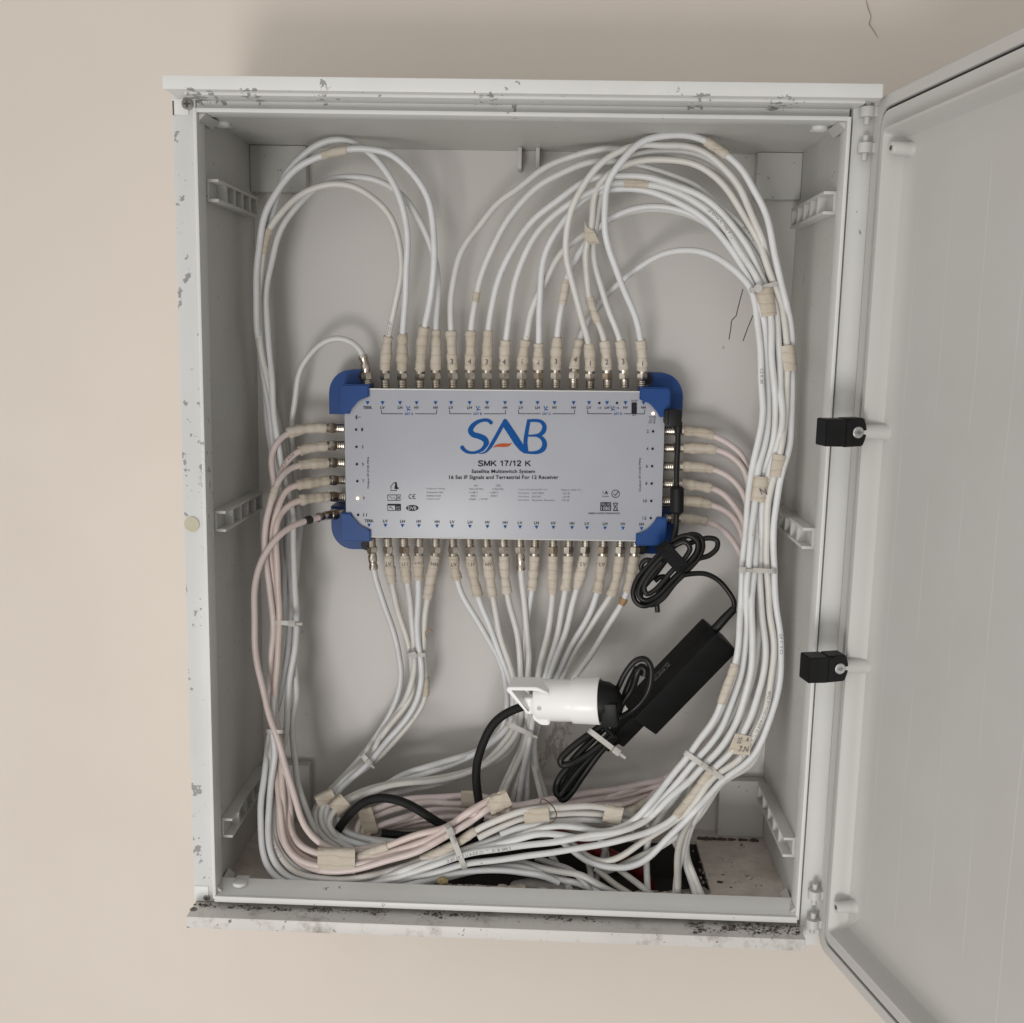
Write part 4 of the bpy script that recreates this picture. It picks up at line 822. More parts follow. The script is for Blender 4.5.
ORD = ['first','second','third','fourth','fifth','sixth','seventh','eighth','ninth','tenth','eleventh','twelfth','thirteenth','fourteenth','fifteenth','sixteenth','seventeenth']
def connector(root, c, style):
    S0 = 0.0
    bm = bmesh.new(); P, s = sub(c, -0.0 if style != 'x' else 0, 0.012, 0.0009)
    tube(bm, P, [0.0043+0.00022*(k % 2) for k in range(len(P))], 14); link('threaded_port', bm, 'nickel', root, angle=20)
    bm = bmesh.new(); P, s = sub(c, 0.0095, 0.0165, 0.0035); tube(bm, P, [0.0056, 0.0061, 0.0061, 0.0054][:len(P)] if len(P) == 4 else [0.0058, 0.0062, 0.0055][:len(P)], 6)
    link('hex_nut', bm, 'nickel' if rng.uniform() > 0.3 else 'brass', root, angle=25)
    e = 0.0225 if style == 'tape' else 0.035
    bm = bmesh.new(); P, s = sub(c, 0.016, e, 0.0016)
    rr = [0.0047]*len(P) if style == 'tape' else [0.0049 if (k//2) % 3 else 0.0042 for k in range(len(P))]
    tube(bm, P, rr, 14); link('crimp_sleeve', bm, 'nickel', root, angle=25); return e
hand_top = {5:'3',6:'4',7:'3',8:'4',9:'1',10:'2',11:'3',12:'4',13:'1',14:'2',15:'3',16:'1'}
hand_bot = {1:'LV',2:'LH',3:'HV',4:'HH',5:'LV',6:'LH',7:'HV',13:'LV',14:'LV'}
tape_end = {'T1':(388,336),'T2':(402.4,334.6),'T3':(424,326.5),'T4':(436.4,329),'T5':(451.7,330),'T6':(471,332),'T7':(488.7,330),'T8':(506.6,339),'T9':(525,341),'T10':(538.5,344),'T11':(556.6,338),'T12':(579,339),'T13':(587,342),'T14':(604,339),'T15':(620,340),'T16':(641,341),
    'B1':(391.5,584),'B2':(407,582),'B3':(418,581),'B4':(427,600),'B5':(457.3,581),'B6':(478,597),'B7':(492.7,596),'B8':(507,593),'B10':(532,590),'B11':(552.3,595),'B12':(565.5,590.6),'B13':(577,590),'B14':(598,591),'B15':(611.5,597),'B16':(627,591),
    'P1':(288,432),'P3':(300.6,450),'P5':(298.7,465),'P7':(296.7,485),'P9':(300.6,500),'R2':(714,436),'R4':(716,449),'R6':(712,469),'R8':(712,489),'R10':(712,504.5),'R12':(708,521.5)}
def build_cable(i, label, group, m):
    c = CB[i]; base = c['P'][0]
    root = empty('coax_cable', base, label, 'cable', group)
    plain = i in ('T0', 'B0', 'B9', 'P11')
    e = connector(root, c, 'bare' if plain else 'tape')
    P, s = sub(c, e-0.002, c['S'][-1], 0.0026); bm = bmesh.new(); tube(bm, P, c['r'], 10); link('jacket', bm, m, root, angle=80)
    if i in tape_end:
        sleeve('tape_wrap', c, 0.0195, s_at(c, *tape_end[i]), 0.0055, root, seed=hash(i) % 97 if False else sum(map(ord, i)))
    return root
ROOT = {}
for k in range(17):
    w_ = 'looping left' if 1 <= k <= 4 else ('short arch to the left' if k == 0 else 'looping to the right')
    lab = f'white coax cable on the {ORD[k]} top socket from the left, {w_}' if k else 'white coax cable with bare metal plug on the first top socket, arching left'
    ROOT[f'T{k}'] = build_cable(f'T{k}', lab, 'coax cables on the top sockets', 'white')
for k in range(17):
    w_ = 'bare metal plug' if k in (0, 9) else 'taped plug'
    ROOT[f'B{k}'] = build_cable(f'B{k}', f'white coax cable with {w_} on the {ORD[k]} bottom socket from the left', 'coax cables on the bottom sockets', 'white')
for q, k in enumerate((1, 3, 5, 7, 9, 11)):
    lab = f'pinkish coax cable on the {ORD[q]} left side socket from the top, taped plug' if k != 11 else 'pinkish coax cable on the lowest left side socket, bare plug and black band'
    ROOT[f'P{k}'] = build_cable(f'P{k}', lab, 'coax cables on the left side sockets', 'pink')
for q, k in enumerate((2, 4, 6, 8, 10, 12)):
    ROOT[f'R{k}'] = build_cable(f'R{k}', f'pinkish coax cable on the {ORD[q]} right side socket from the top', 'coax cables on the right side sockets', 'pink')
xlab = ['pale cable dropping almost straight into the floor opening beside its right edge', 'grey cable slanting down right inside the dark floor opening', 'grey cable end slanting down in front of the red pipe, left one',
    'grey cable end slanting down in front of the red pipe, right one', 'pale old cable lying along the front edge of the floor opening', 'short grey cable bend above the grey filler lump, leftmost', 'short grey cable bend left of the hanging white loop', 'short grey cable end under the hanging white loop', 'grey cable lying behind the grey filler lump']
for q in range(9):
    c = CB[f'X{q}']; bm = bmesh.new(); P, s = sub(c, 0, c['S'][-1]); tube(bm, P, c['r'], 10); o = link('cable_end', bm, 'dim', None, angle=80); tag(o, xlab[q], 'cable', 'loose cables in the floor opening')
# tape pieces on single cables
def piece(i, a, b, r=0.0044, m='tape', name='tape_wrap', lab=None):
    c = CB[i]; s0, s1 = sorted((s_at(c, *a), s_at(c, *b))); return sleeve(name, c, s0, s1, r, ROOT[i], m, 0.07, seed=int(a[0]), label=lab)
piece('T1', (269.5,229), (262.5,253)); piece('T3', (346,150), (321,156)); piece('T16', (707,141), (727,155)); piece('T8', (624.5,182.6), (648,183.5), 0.0041)
piece('T11', (562,306), (567,280), 0.0043); piece('T14', (597,321), (589.6,298), 0.0044); piece('T7', (714,768), (675,817), 0.0046); piece('B4', (427,676), (426,696), 0.0043)
piece('T12', (731,664), (713,702), 0.0044); piece('T1', (476,831), (421,860), 0.0047); piece('P9', (386,846), (358,857), 0.0046); piece('P5', (276,488), (271,500), 0.0040); piece('R10', (646,801.5), (623,813), 0.0041)
piece('B16', (624,599), (620.5,606), 0.0042, 'tapebrown', lab='brown tape band'); piece('P11', (310.5,519), (303.5,521.5), 0.0043, 'blacktape', 'black_band', 'black tape band'); piece('T6', (475,301), (476.5,293), 0.0038); write_on('pen_mark', CB['T6'], 'I', s_at(CB['T6'], 475, 299), 0.0040, 0.0041, ROOT['T6'], 'ink')
for k, t_ in hand_top.items(): write_on('handwriting', CB[f'T{k}'], t_, 0.026, 0.0056, 0.0064, ROOT[f'T{k}'], 'ink', up=True, flip=True)
for k, t_ in hand_bot.items(): write_on('handwriting', CB[f'B{k}'], t_, 0.030, 0.0042, 0.0064, ROOT[f'B{k}'], 'ink', up=True)
PR = 'CLASS A 17 VS RG-6 U OHM FR 2200'
for i, px, py, t_, fl_ in (('T14', 733, 751, '75A '+PR, True), ('T16', 781, 655, 'CE 0 VS RG', True), ('T0', 295, 676, 'ECCA-2150 Z-5', True), ('T1', 284, 858, 'CLASS A 17 VS RG6', True), ('T8', 510, 847, 'E 09018 VS 17 VO RG-6 U 0192 FR C', False),
    ('T8', 705, 210, '75 OHM CLASS A 17', False), ('T6', 742, 228, 'RG-6 U OHM', False), ('T0', 292, 575, 'CLASS A 17 V', False), ('P3', 294, 454, 'RG-6 TRISHIELD', False), ('P1', 408, 845, 'CE 75', False), ('T12', 763, 370, 'CE 0190', False), ('T1', 392, 322, '75 OHM', True)):
    c = CB[i]; write_on('jacket_print', c, t_, s_at(c, px, py), 0.0030, c['r']*1.012, ROOT[i], 'ink', flip=fl_)
# mains lead
def simple(i, name, m, label, cat, sides=16):
    c = CB[i]; bm = bmesh.new(); P, s = sub(c, 0, c['S'][-1], 0.003); tube(bm, P, c['r'], sides); return tag(link(name, bm, m, None, angle=80), label, cat)
simple('M0', 'power_lead', 'rubber', 'thick black rubber lead curving down from the white socket', 'power cable')
simple('M1', 'power_lead', 'rubber', 'piece of black lead lying under the pinkish taped cables', 'power cable')

# --- wraps and ties round several cables
def cluster(px, py, ux, uy, half, ids_, along=7.0, span=0.05):
    nx_, ny_ = -uy, ux; L_, Dp = [], []
    for i in (ids_ or ids):
        c = CB[i]; dx, dy = c['xy'][:, 0]-px, c['xy'][:, 1]-py; al = dx*ux+dy*uy; la = dx*nx_+dy*ny_
        k = np.where((np.abs(al) < along) & (np.abs(la) < half))[0]
        for q in k: L_.append(la[q]); Dp.append((c['D'][q], c['r']))
    return np.array(L_), Dp
def band(name, p0, p1, half, m, label, cat, group=None, ids_=None, pad=0.0008, n_=6, noise=0.0, head=None, span=0.022, dfix=None, power=3.2, front=False):
    """sleeve along p0-p1 (pixels), reaching 'half' pixels to each side, round the cables that lie there"""
    p0 = np.array(p0, float); p1 = np.array(p1, float); u = (p1-p0); Ln = np.linalg.norm(u); u /= Ln; nv = np.array([-u[1], u[0]])
    bm = bmesh.new(); rings = []; NS = 26
    mid = (p0+p1)/2; lat, dp = cluster(mid[0], mid[1], u[0], u[1], half, ids_, along=max(6, Ln/2))
    if dfix: d0, d1 = dfix
    elif len(dp):
        dl = min(a-r for a, r in dp); sel = [(a, r) for a, r in dp if a-r < dl+span]; d0 = min(a-r for a, r in sel)-pad; d1 = max(a+r for a, r in sel)+pad
    else: d0, d1 = 0.1, 0.11
    dm, hd = (d0+d1)/2, (d1-d0)/2; centre = None
    for k in range(n_):
        q = k/(n_-1); p = p0+(p1-p0)*q
        C_ = U(p[0], p[1], dm); A_ = U(p[0]+nv[0]*half, p[1]+nv[1]*half, dm)-C_; B_ = ray(p[0], p[1]); B_ = -B_/np.linalg.norm(B_)*hd; ring = []
        for j in range(NS):
            th = 2*math.pi*j/NS; cx, sy = math.cos(th), math.sin(th)
            ex = math.copysign(abs(cx)**(2/power), cx); ey = math.copysign(abs(sy)**(2/power), sy)
            jit = 1+noise*rng.uniform(-1, 1); ring.append(bm.verts.new(V(C_+A_*ex*jit+B_*ey*jit)))
        rings.append(ring)
        if k == n_//2: centre = (C_, A_, B_)
    for a, b in zip(rings[:-1], rings[1:]):
        for j in range(NS): bm.faces.new((a[j], a[(j+1) % NS], b[(j+1) % NS], b[j]))
    for ring in (rings[0], rings[-1]):                   # turned-in ends
        cen = sum((v.co for v in ring), Vector())/NS; inn = [bm.verts.new(cen+(v.co-cen)*0.86) for v in ring]
        for j in range(NS): bm.faces.new((ring[j], ring[(j+1) % NS], inn[(j+1) % NS], inn[j]))
    if head is not None:
        C_, A_, B_ = centre; a_ = A_/np.linalg.norm(A_); b_ = B_/np.linalg.norm(B_); l_ = np.cross(a_, b_)
        hp = C_+A_*head[0]+B_*1.02; Mx = Matrix(((a_[0], l_[0], b_[0], hp[0]), (a_[1], l_[1], b_[1], hp[1]), (a_[2], l_[2], b_[2], hp[2]), (0,0,0,1)))
        k_ = head[1]; box(bm, (-0.0034*k_, -0.0030*k_, -0.0008), (0.0034*k_, 0.0030*k_, 0.0034*k_), Mx, 0.0006)
        if len(head) > 2 and head[2]: tube(bm, [hp+b_*0.002, hp+b_*0.0045*k_], [0.0042*k_, 0.0040*k_], 16)
        else: box(bm, (0.0030*k_, -0.0013*k_, 0.0004), (0.0030*k_+0.007*k_, 0.0013*k_, 0.0016), Mx, 0.0003)
    o = link(name, bm, m, None, angle=50); return tag(o, label, cat, group)
TG = 'pieces of masking tape round the cable bundles'; ZG = 'nylon ties round the cable bundles'
def tie(a, b, wd_, label, head=None, **kw):
    a = np.array(a, float); b = np.array(b, float); mid = (a+b)/2; v = b-a; L = np.linalg.norm(v); v /= L; u = np.array([v[1], -v[0]])
    return band('cable_tie', mid-u*wd_/2, mid+u*wd_/2, L/2, 'tie', label, 'cable tie', ZG, head=head, n_=3, pad=0.0004, power=5, **kw)
tie((749,291), (781,282), 4.2, 'pale nylon tie with round button high on the right bundle', (-0.42, 1.0, True), span=0.05)
tie((738,569.5), (777,571.5), 4.6, 'pale nylon tie across the right bundle beside the black coil', (-0.75, 1.0), span=0.05)
tie((684,752), (726,781), 5.2, 'pale nylon tie slanting across the right bundle near its bottom', (0.0, 1.0), span=0.05)
tie((269.5,622), (300,624), 4.6, 'grey nylon tie across the left bundle level with the tied fan of cables', (0.45, 1.1), span=0.05)
tie((266,731), (284,732), 3.6, 'small grey nylon tie low on the left bundle behind the pinkish cable', None, span=0.06)
tie((407,655), (427,655), 4.2, 'clear nylon tie with button gathering the left fan of bottom cables', (-0.35, 0.9, True), span=0.05)
tie((361,754), (373,767), 5, 'clear nylon tie on the slanting cables left of the black lead', (0.3, 0.9), span=0.05)
tie((447,824), (465,869), 5.6, 'broad pale tie standing upright round the bottom bundle', (-0.62, 1.3), span=0.05)
tie((505,723), (536,737), 5, 'clear nylon tie just below the white socket', (0.55, 1.0), span=0.06)
band('masking_tape', (764,288.5), (769,316), 9, 'tape', 'beige masking tape under the high tie on the right bundle', 'tape', TG, noise=0.02)
band('masking_tape', (787,345.5), (789.5,371), 8, 'tape', 'beige masking tape on the outer right cables above the latch', 'tape', TG, noise=0.02)
band('masking_tape', (780,455), (776.5,477), 8, 'tape', 'beige masking tape beside the upper black latch, higher of two', 'tape', TG, noise=0.02)
o_tp = band('masking_tape', (762,477), (758.5,502), 8.6, 'tape', 'beige masking tape with pen mark, lower of two by the upper latch', 'tape', TG, noise=0.02)
band('masking_tape', (317.5,861), (355,861), 13.5, 'tape', 'wide beige tape round the pinkish cables near the front left corner', 'tape', TG, noise=0.03, n_=14)
band('masking_tape', (317,803), (334,794.5), 7.5, 'tape', 'beige tape on the slanting white cables, left of two side by side', 'tape', TG, noise=0.03)
band('masking_tape', (334,811), (346,800), 9, 'tape', 'beige tape at the bend of white cables, right of two side by side', 'tape', TG, noise=0.03)
band('masking_tape', (361,824), (375,820), 14, 'tape', 'brownish tape round pinkish cable ends behind the black lead', 'tape', TG, noise=0.03, ids_=['R2','R4','R6','R8'], span=0.03)
band('masking_tape', (461,799), (477,799), 8.5, 'tape', 'beige tape on pinkish cables just left of the standing black lead', 'tape', TG, noise=0.03, ids_=['R2','R4'], span=0.03)
band('masking_tape', (488,807), (509,797), 9.5, 'tape', 'crumpled brown tape at the folded pinkish cable ends', 'tape', TG, noise=0.10, ids_=['P1','P3','P5','P7','P9'], span=0.03, n_=9)
band('masking_tape', (524,816.5), (549,814), 7.5, 'tape', 'beige tape under the loop of dark wire', 'tape', TG, noise=0.04, ids_=['T1'], span=0.03)
band('masking_tape', (604,813), (622,817), 9.5, 'tape', 'brown tape closing the end of the white bundle beneath the adapter', 'tape', TG, noise=0.04, ids_=['T1'], span=0.03)
# two more white cables that run under the taped bundle beside T1
for q, (a_, lab) in enumerate((('478,838,42 494,830 512,822 530,816,54 550,814.5 575,813 600,814,72 622,818,84 640,824,100', 'white cable under the loop of dark wire, upper of two'), ('500,834,48 520,827 540,823,58 565,820.5 590,820,70 612,822,84 632,830,100', 'white cable under the loop of dark wire, lower of two'))):
    pp = catmull(np.array(parse_fill(a_)) if False else np.array([[p[0], p[1], p[2] if len(p) > 2 else 0] for p in parse(a_)]), 3)
    kn = parse(a_); xs_ = [k_ for k_, p in enumerate(kn) if len(p) > 2]; dv = np.interp(range(len(kn)), xs_, [kn[k_][2] for k_ in xs_])
    pp = catmull(np.c_[np.array([p[:2] for p in kn]), dv/1000], 3); bm = bmesh.new(); tube(bm, [U(x, y, d_) for x, y, d_ in pp], 0.0033, 10); tag(link('bundle_cable', bm, 'white', None, angle=80), lab, 'cable', 'white cables in the taped bundle')
# paper-like tape flags
def flag(pts, d, label, m='tape', writing=None):
    bm = bmesh.new(); P = [U(x, y, d+k_) for x, y, k_ in pts]; n_ = len(P)
    a = [bm.verts.new(V(p)) for p in P]; b = [bm.verts.new(V(p+np.array([0, 0.0007, 0]))) for p in P]; bm.faces.new(a); bm.faces.new(b[::-1])
    for k in range(n_): bm.faces.new((a[k], a[(k+1) % n_], b[(k+1) % n_], b[k]))
    o = link('tape_flag', bm, m, None, sm=False); tag(o, label, 'tape', 'folded tape flags')
    return o
def dep(i, px, py): 
    c = CB[i]; return float(c['D'][int(np.argmin(np.hypot(c['xy'][:, 0]-px, c['xy'][:, 1]-py)))])
d_ = min(dep('T14', 591, 235), dep('T15', 592, 240))-0.0048
flag([(584.5,221,0),(587,227,-0.0015),(594,231,-0.001),(599.8,243.5,0.001),(590,244.5,0),(584.5,239,0.001)], d_, 'folded beige tape flag where two cables cross above the switch')
d_ = min(CB[i]['D'][np.argmin(np.hypot(CB[i]['xy'][:, 0]-742, CB[i]['xy'][:, 1]-745))] for i in ('T7','T14','T16','T8'))-0.0042
fo = flag([(735.5,733.5,0),(751,736.5,0.0005),(750,755.5,0),(727,753.5,0.001)], d_, 'beige tape flag with handwriting on the right bundle')
bm = bmesh.new(); fp = lambda x, y: U(x, y, d_-0.0009)
text(bm, 'DZ', fp, 737, 738, 741, 743.5, 0, shear=0.3); text(bm, '4', fp, 745.5, 737.5, 748, 742, 0, shear=0.3); text(bm, '7.N', fp, 738, 746.5, 747.5, 752, 0, shear=0.3); link('handwriting', bm, 'ink', fo, sm=False)
bm = bmesh.new(); dq = min(dep('T10', 760, 490), dep('T8', 764, 490), dep('T12', 757, 490))-0.0062; fp = lambda x, y: U(x, y, dq); text(bm, 'N', fp, 761.5, 488.5, 767.5, 494.5, 0, shear=-0.4); link('handwriting', bm, 'ink', o_tp, sm=False)

# ------------------------------------------------------------------ wires
def wire(name, pts, r, m, label, cat, group=None, sides=8):
    q = parse(pts); xs_ = [k for k, p in enumerate(q) if len(p) > 2]; dv = np.interp(range(len(q)), xs_, [q[k][2] for k in xs_])/1000
    pp = catmull(np.c_[np.array([p[:2] for p in q]), dv], 2.2); bm = bmesh.new(); tube(bm, [U(x, y, d) for x, y, d in pp], r, sides); return tag(link(name, bm, m, None, angle=80), label, cat, group)
wire('wire_stub', '743,289,120 740,300 737,312 736,316 732,320 731,327 729,339.5,116', 0.0005, 'rust', 'bent rusty wire hanging left of the right bundle', 'wire')
wire('wire_stub', '755,311,116 751,320 747,330 743,341,116', 0.0005, 'rust', 'straight rusty wire hanging close beside the right bundle', 'wire')
wire('tie_wire', '540,804,36 542,799 547,801 554,808,38 556.5,815 554,821 549,823.5,44', 0.0006, 'rust', 'dark twisted wire looped round the bottom white bundle', 'wire')
wire('wire_hook', '426.5,639,140 425.5,632 428,629 433,632,138', 0.0007, 'tapebrown', 'small brown hook of wire on the left fan of cables', 'wire')
wire('red_pipe', '452,818,122 475,816 520,824,124 580,842,122 612,856,108 632,866,104 646,880,108 652,905,112', 0.0068, 'red', 'dark red pipe lying deep under the cables', 'pipe', sides=18)

# ------------------------------------------------------------------ power adapter, its leads and the socket
AD = empty('power_adapter', U(683, 675, 0.13), 'black power adapter brick hanging aslant beside the right bundle', 'adapter')
pA, pB = U(720.5, 635, 0.118), U(639.5, 718.5, 0.118)       # ends of the long axis
ax = pB-pA; Ln = np.linalg.norm(ax); ax /= Ln; vw = ray(683, 677); vw /= np.linalg.norm(vw); sd = np.cross(vw, ax); sd /= np.linalg.norm(sd); dp_ = np.cross(ax, sd)
if np.dot(dp_, vw) < 0: dp_ = -dp_
def rotd(v1, v2, a): return v1*math.cos(a)+v2*math.sin(a), -v1*math.sin(a)+v2*math.cos(a)
if sd[0] < 0: sd = -sd                                   # sd points right/down in the picture
sd, dp_ = rotd(sd, dp_, math.radians(40))
ctr = (pA+pB)/2
Mx = Matrix(((ax[0], sd[0], dp_[0], ctr[0]), (ax[1], sd[1], dp_[1], ctr[1]), (ax[2], sd[2], dp_[2], ctr[2]), (0,0,0,1)))
bm = bmesh.new(); box(bm, (-Ln/2, -0.0195, -0.0175), (Ln/2, 0.0175, 0.0175), Mx, 0.0022); link('casing', bm, 'black', AD)
bm = bmesh.new(); 
for k in (-1, 1): box(bm, (-Ln/2+0.001, -0.01975, -0.0012), (Ln/2-0.001, -0.0194, -0.0004), Mx)
link('seam', bm, 'blacktape', AD)
bm = bmesh.new(); P = [U(711,633,0.112), U(717,627,0.111), U(726,617,0.110), U(734,609,0.110)]; tube(bm, P, [0.0050, 0.0050, 0.0047, 0.0042], 16)
link('strain_relief', bm, 'cord', AD)
bm = bmesh.new(); e1 = ctr+ax*(Ln/2-0.001); Mi = Mx.copy(); Mi.translation = V(e1+sd*(-0.004)); box(bm, (0, -0.0105, -0.0075), (0.036, 0.0105, 0.0075), Mi, 0.003)
tube(bm, [e1-sd*0.004+ax*0.034, e1-sd*0.004+ax*0.05], [0.0062, 0.0040], 14); link('mains_connector', bm, 'black', AD)
lab_ = bmesh.new(); fl2 = lambda x, y: np.array((Mx @ Vector((x, -0.0198, y)))[:]); text(lab_, 'AC ADAPTER', fl2, -0.004, 0.000, 0.020, 0.004, 0); text(lab_, 'INPUT 100-240V', fl2, -0.004, 0.0052, 0.022, 0.0078, 0); link('lettering', lab_, 'greyp', AD, sm=False)

CO = empty('dc_lead', U(677, 416, 0.12), 'thin black lead with inline ferrite, coiled and strapped under the right corner of the switch', 'power cable')
def cordpart(name, pts, r=0.0028, m='cord', parent=CO, sides=10):
    q = parse(pts); xs_ = [k for k, p in enumerate(q) if len(p) > 2]; dv = np.interp(range(len(q)), xs_, [q[k][2] for k in xs_])/1000
    pp = catmull(np.c_[np.array([p[:2] for p in q]), dv], 2.2); bm = bmesh.new(); tube(bm, [U(x, y, d) for x, y, d in pp], r, sides); return link(name, bm, m, parent, angle=80)
# right-angled barrel plug
bm = bmesh.new(); a = U(664, 418, 0.128); b = U(681.5, 409.5, 0.128); c = U(675, 426, 0.128)
box(bm, (a[0], 0.122, c[2]+0.002), (b[0]-0.006, 0.137, b[2]), None, 0.002); box(bm, (b[0]-0.014, 0.1195, c[2]), (b[0], 0.1345, b[2]+0.0005), None, 0.002); link('barrel_plug', bm, 'black', CO)
cordpart('cord', '678,424,127 678,440 677,460 676.5,480 677,500,126 676.5,518 675.5,530,125 672,541,122 664,552', 0.0029)
cordpart('plug_collar', '678.5,422,127 678.3,428,127 678.1,433,127', 0.0042)
bm = bmesh.new(); pf = [U(677, 486.5, 0.126), U(677, 488.5, 0.126), U(676.8, 511.5, 0.126), U(676.7, 513.5, 0.126)]; tube(bm, pf, [0.0052, 0.0072, 0.0072, 0.0052], 18); link('ferrite', bm, 'black', CO)
cordpart('coil', '668,552,118 680,541 690,534.5,112 699,536 703,545,110 699,557 688,570,108 672,586 656,601 644,606,104 636,602 633,593,106 638,578 650,564 664,550,110 677,539 688,535.5,106 697,541,104 697,551 688,563 672,580,102 655,597 645,600.5,100 639,596 640,586,102 650,570 664,555 676,545,100 685,542,98 690,548 685,558 671,572,98 655,590 647,594,97 644,588 650,576,98 662,562')
cordpart('coil', '666,560,112 657,572 648,582,110 641,592 642,600,108 650,605 661,600,106 675,583 690,566,108 698,559 709,555.5,112 717,548 717,540.5,114 710,538 699,540,114 688,544')
cordpart('coil', '650,571,116 643,572 641,566,116 645,560.5 652,561 657,566,114')
cordpart('coil', '655,581,116 660,577 668,578 665,586,114 659,592 657,602,112 657.5,612,112', 0.0028)
cordpart('cord', '684,575,104 694,573.5,106 706,574 718,580,108 728,591 734,602,108 733.5,610,110', 0.0027)
bm = bmesh.new()
vq = [(656,550),(668,541.5),(691,566.5),(681,578)]
d_v = 0.092; P = [U(x, y, d_v+0.001*k) for k, (x, y) in enumerate(vq)]
cx_ = sum(P)/4; nrm_ = np.cross(P[1]-P[0], P[3]-P[0]); nrm_ /= np.linalg.norm(nrm_); nrm_ = nrm_ if nrm_[1] < 0 else -nrm_
al = (P[2]-P[1]); al_n = np.linalg.norm(al); al /= al_n; wv = (P[0]-P[1]); wn = np.linalg.norm(wv); wv /= wn
prof_v = []
for k in range(28):
    th = 2*math.pi*k/28; cx2, sy2 = math.cos(th), math.sin(th); prof_v.append((math.copysign(abs(cx2)**0.55, cx2)*al_n*0.5, math.copysign(abs(sy2)**0.7, sy2)*0.012))
va = [[bm.verts.new(V(cx_+al*a_+nrm_*(b_-0.011)+wv*w__)) for a_, b_ in prof_v] for w__ in (-wn*0.5, -wn*0.17, wn*0.17, wn*0.5)]
for r1, r2 in zip(va[:-1], va[1:]):
    for k in range(28): bm.faces.new((r1[k], r1[(k+1) % 28], r2[(k+1) % 28], r2[k]))
bmesh.ops.solidify(bm, geom=bm.faces[:], thickness=0.0012); link('velcro_strap', bm, 'velcro', CO)

# mains lead of the adapter with its plug
ML = empty('mains_lead', U(610, 700, 0.09), 'black mains lead folded and tied, plug pushed into the white socket', 'power cable')
cordpart('cord', '604,743,98 590,757 577,772,92 566,787,88 559,795.5,86 556,791 558,781,86 567,768 580,752,90 596,736,94 609,722', 0.0038, parent=ML)
cordpart('cord', '616,735,100 600,752 583,775,96 569,795,92 563,799.5,90 560,797,92 566,782 580,764,96 598,746,100 612,733', 0.0038, parent=ML)
cordpart('cord', '607,721,92 594,731 580,741,86 568,751 560.5,760,82 561.5,764.5 570,764,82 584,757 599,746,88 613,735,92', 0.0037, parent=ML)
cordpart('cord', '612,735,92 604,725 608,708,86 617,690,80 626,672,76 636,660.5,74 645,659 650.5,666,74 651,678 648,691,76 640,703 630,711.5,82 620,718,90 612,726', 0.0030, parent=ML)
cordpart('cord', '614,716,96 622,703,92 632,688,88 637,673,84 641,667 645,669,84 644,676', 0.0040, parent=ML)
cordpart('cord', '618,714,96 624,697,92 631,680,88 637,668,84', 0.0036, parent=ML)
SX0, SX1 = np.array([537.5, 700.2]), np.array([601, 701.0])
def SO(x, d=0.088): return U(x, 700.3+(x-560)*0.012, d)
s0_, s1_ = SO(537.5), SO(601.5); sax = s1_-s0_; sax /= np.linalg.norm(sax)
v0 = ray(565, 700); v0 /= np.linalg.norm(v0); sax = sax-0.0*v0; sup = np.cross(sax, v0); sup /= np.linalg.norm(sup)
if sup[2] < 0: sup = -sup
sfr = np.cross(sup, sax); sfr = sfr if sfr[1] < 0 else -sfr
# turn the socket a little so that its open end shows
sax2 = sax*math.cos(0.20)+sfr*math.sin(0.20); sfr = sfr*math.cos(0.20)-sax*math.sin(0.20); sax = sax2
rl_ = math.radians(27); sup, sfr = sup*math.cos(rl_)+sfr*math.sin(rl_), sfr*math.cos(rl_)-sup*math.sin(rl_)
pm = 1.0/F*(1.0+0.1)
SK = empty('socket', s0_, 'white inline mains socket with triangular hanging ring, held up by its black lead', 'socket')
L1, L2 = 38*pm, 66*pm
bm = bmesh.new(); R1, R2 = 21.5*pm, 24.3*pm
tube(bm, [s0_-sax*0.001, s0_+sax*0.002, s0_+sax*L1], [R1*0.9, R1, R1*1.005], 40); link('body', bm, 'socket', SK)
bm = bmesh.new(); prof = [(L1+0.0003, R1*1.0), (L1+0.0003, R2*0.965), (L1+0.002, R2*0.97), (L2-0.001, R2), (L2, R2*0.985), (L2, R2*0.90), (L2-0.016, R2*0.88), (L2-0.016, 0.001)]
rg_ = [[bm.verts.new(V(s0_+sax*a_+sup*(r_*math.cos(k*math.pi/22))+sfr*(r_*math.sin(k*math.pi/22)))) for k in range(44)] for a_, r_ in prof]
for g1, g2 in zip(rg_[:-1], rg_[1:]):
    for k in range(44): bm.faces.new((g1[k], g1[(k+1) % 44], g2[(k+1) % 44], g2[k]))
link('collar', bm, 'socket', SK, angle=30)
sp = lambda p, q, h: s0_ + sax*p*pm + sup*q*pm + sfr*h
bm = bmesh.new()
# wedge between body and ring
prism(bm, [(-3,-14),(5,-20.5),(14,-20.5),(14,17),(6,14),(-1,0)], -0.004, 0.0165, sp)
bmesh.ops.bevel(bm, geom=bm.edges[:], offset=0.0012, segments=2, affect='EDGES'); link('shoulder', bm, 'socket', SK, angle=35)
bm = bmesh.new()
ringo = [(-25,18),(-24,24),(14,22.5),(8,10),(0,4),(-3,11),(-22.5,13),(-7,-8.5),(-9.5,-12)]
outer = [(-26,15.5),(-24.5,23.5),(6,23.5),(16,19),(16,14),(4,17.5),(-22.2,17.2),(-23.4,13.5),(-6,-11),(-9.5,-11.5)]
prism(bm, [(-27,19.5),(-26.5,22),(-24.5,23.5),(5,23.5),(16,18),(16,15.2),(4.5,20.8),(-23.3,20.8),(-5.5,-4),(-8.2,-5.8)], -0.006, 0.0187, sp)
bmesh.ops.bevel(bm, geom=bm.edges[:], offset=0.0007, segments=2, affect='EDGES'); link('hanging_ring', bm, 'socket', SK, angle=35)
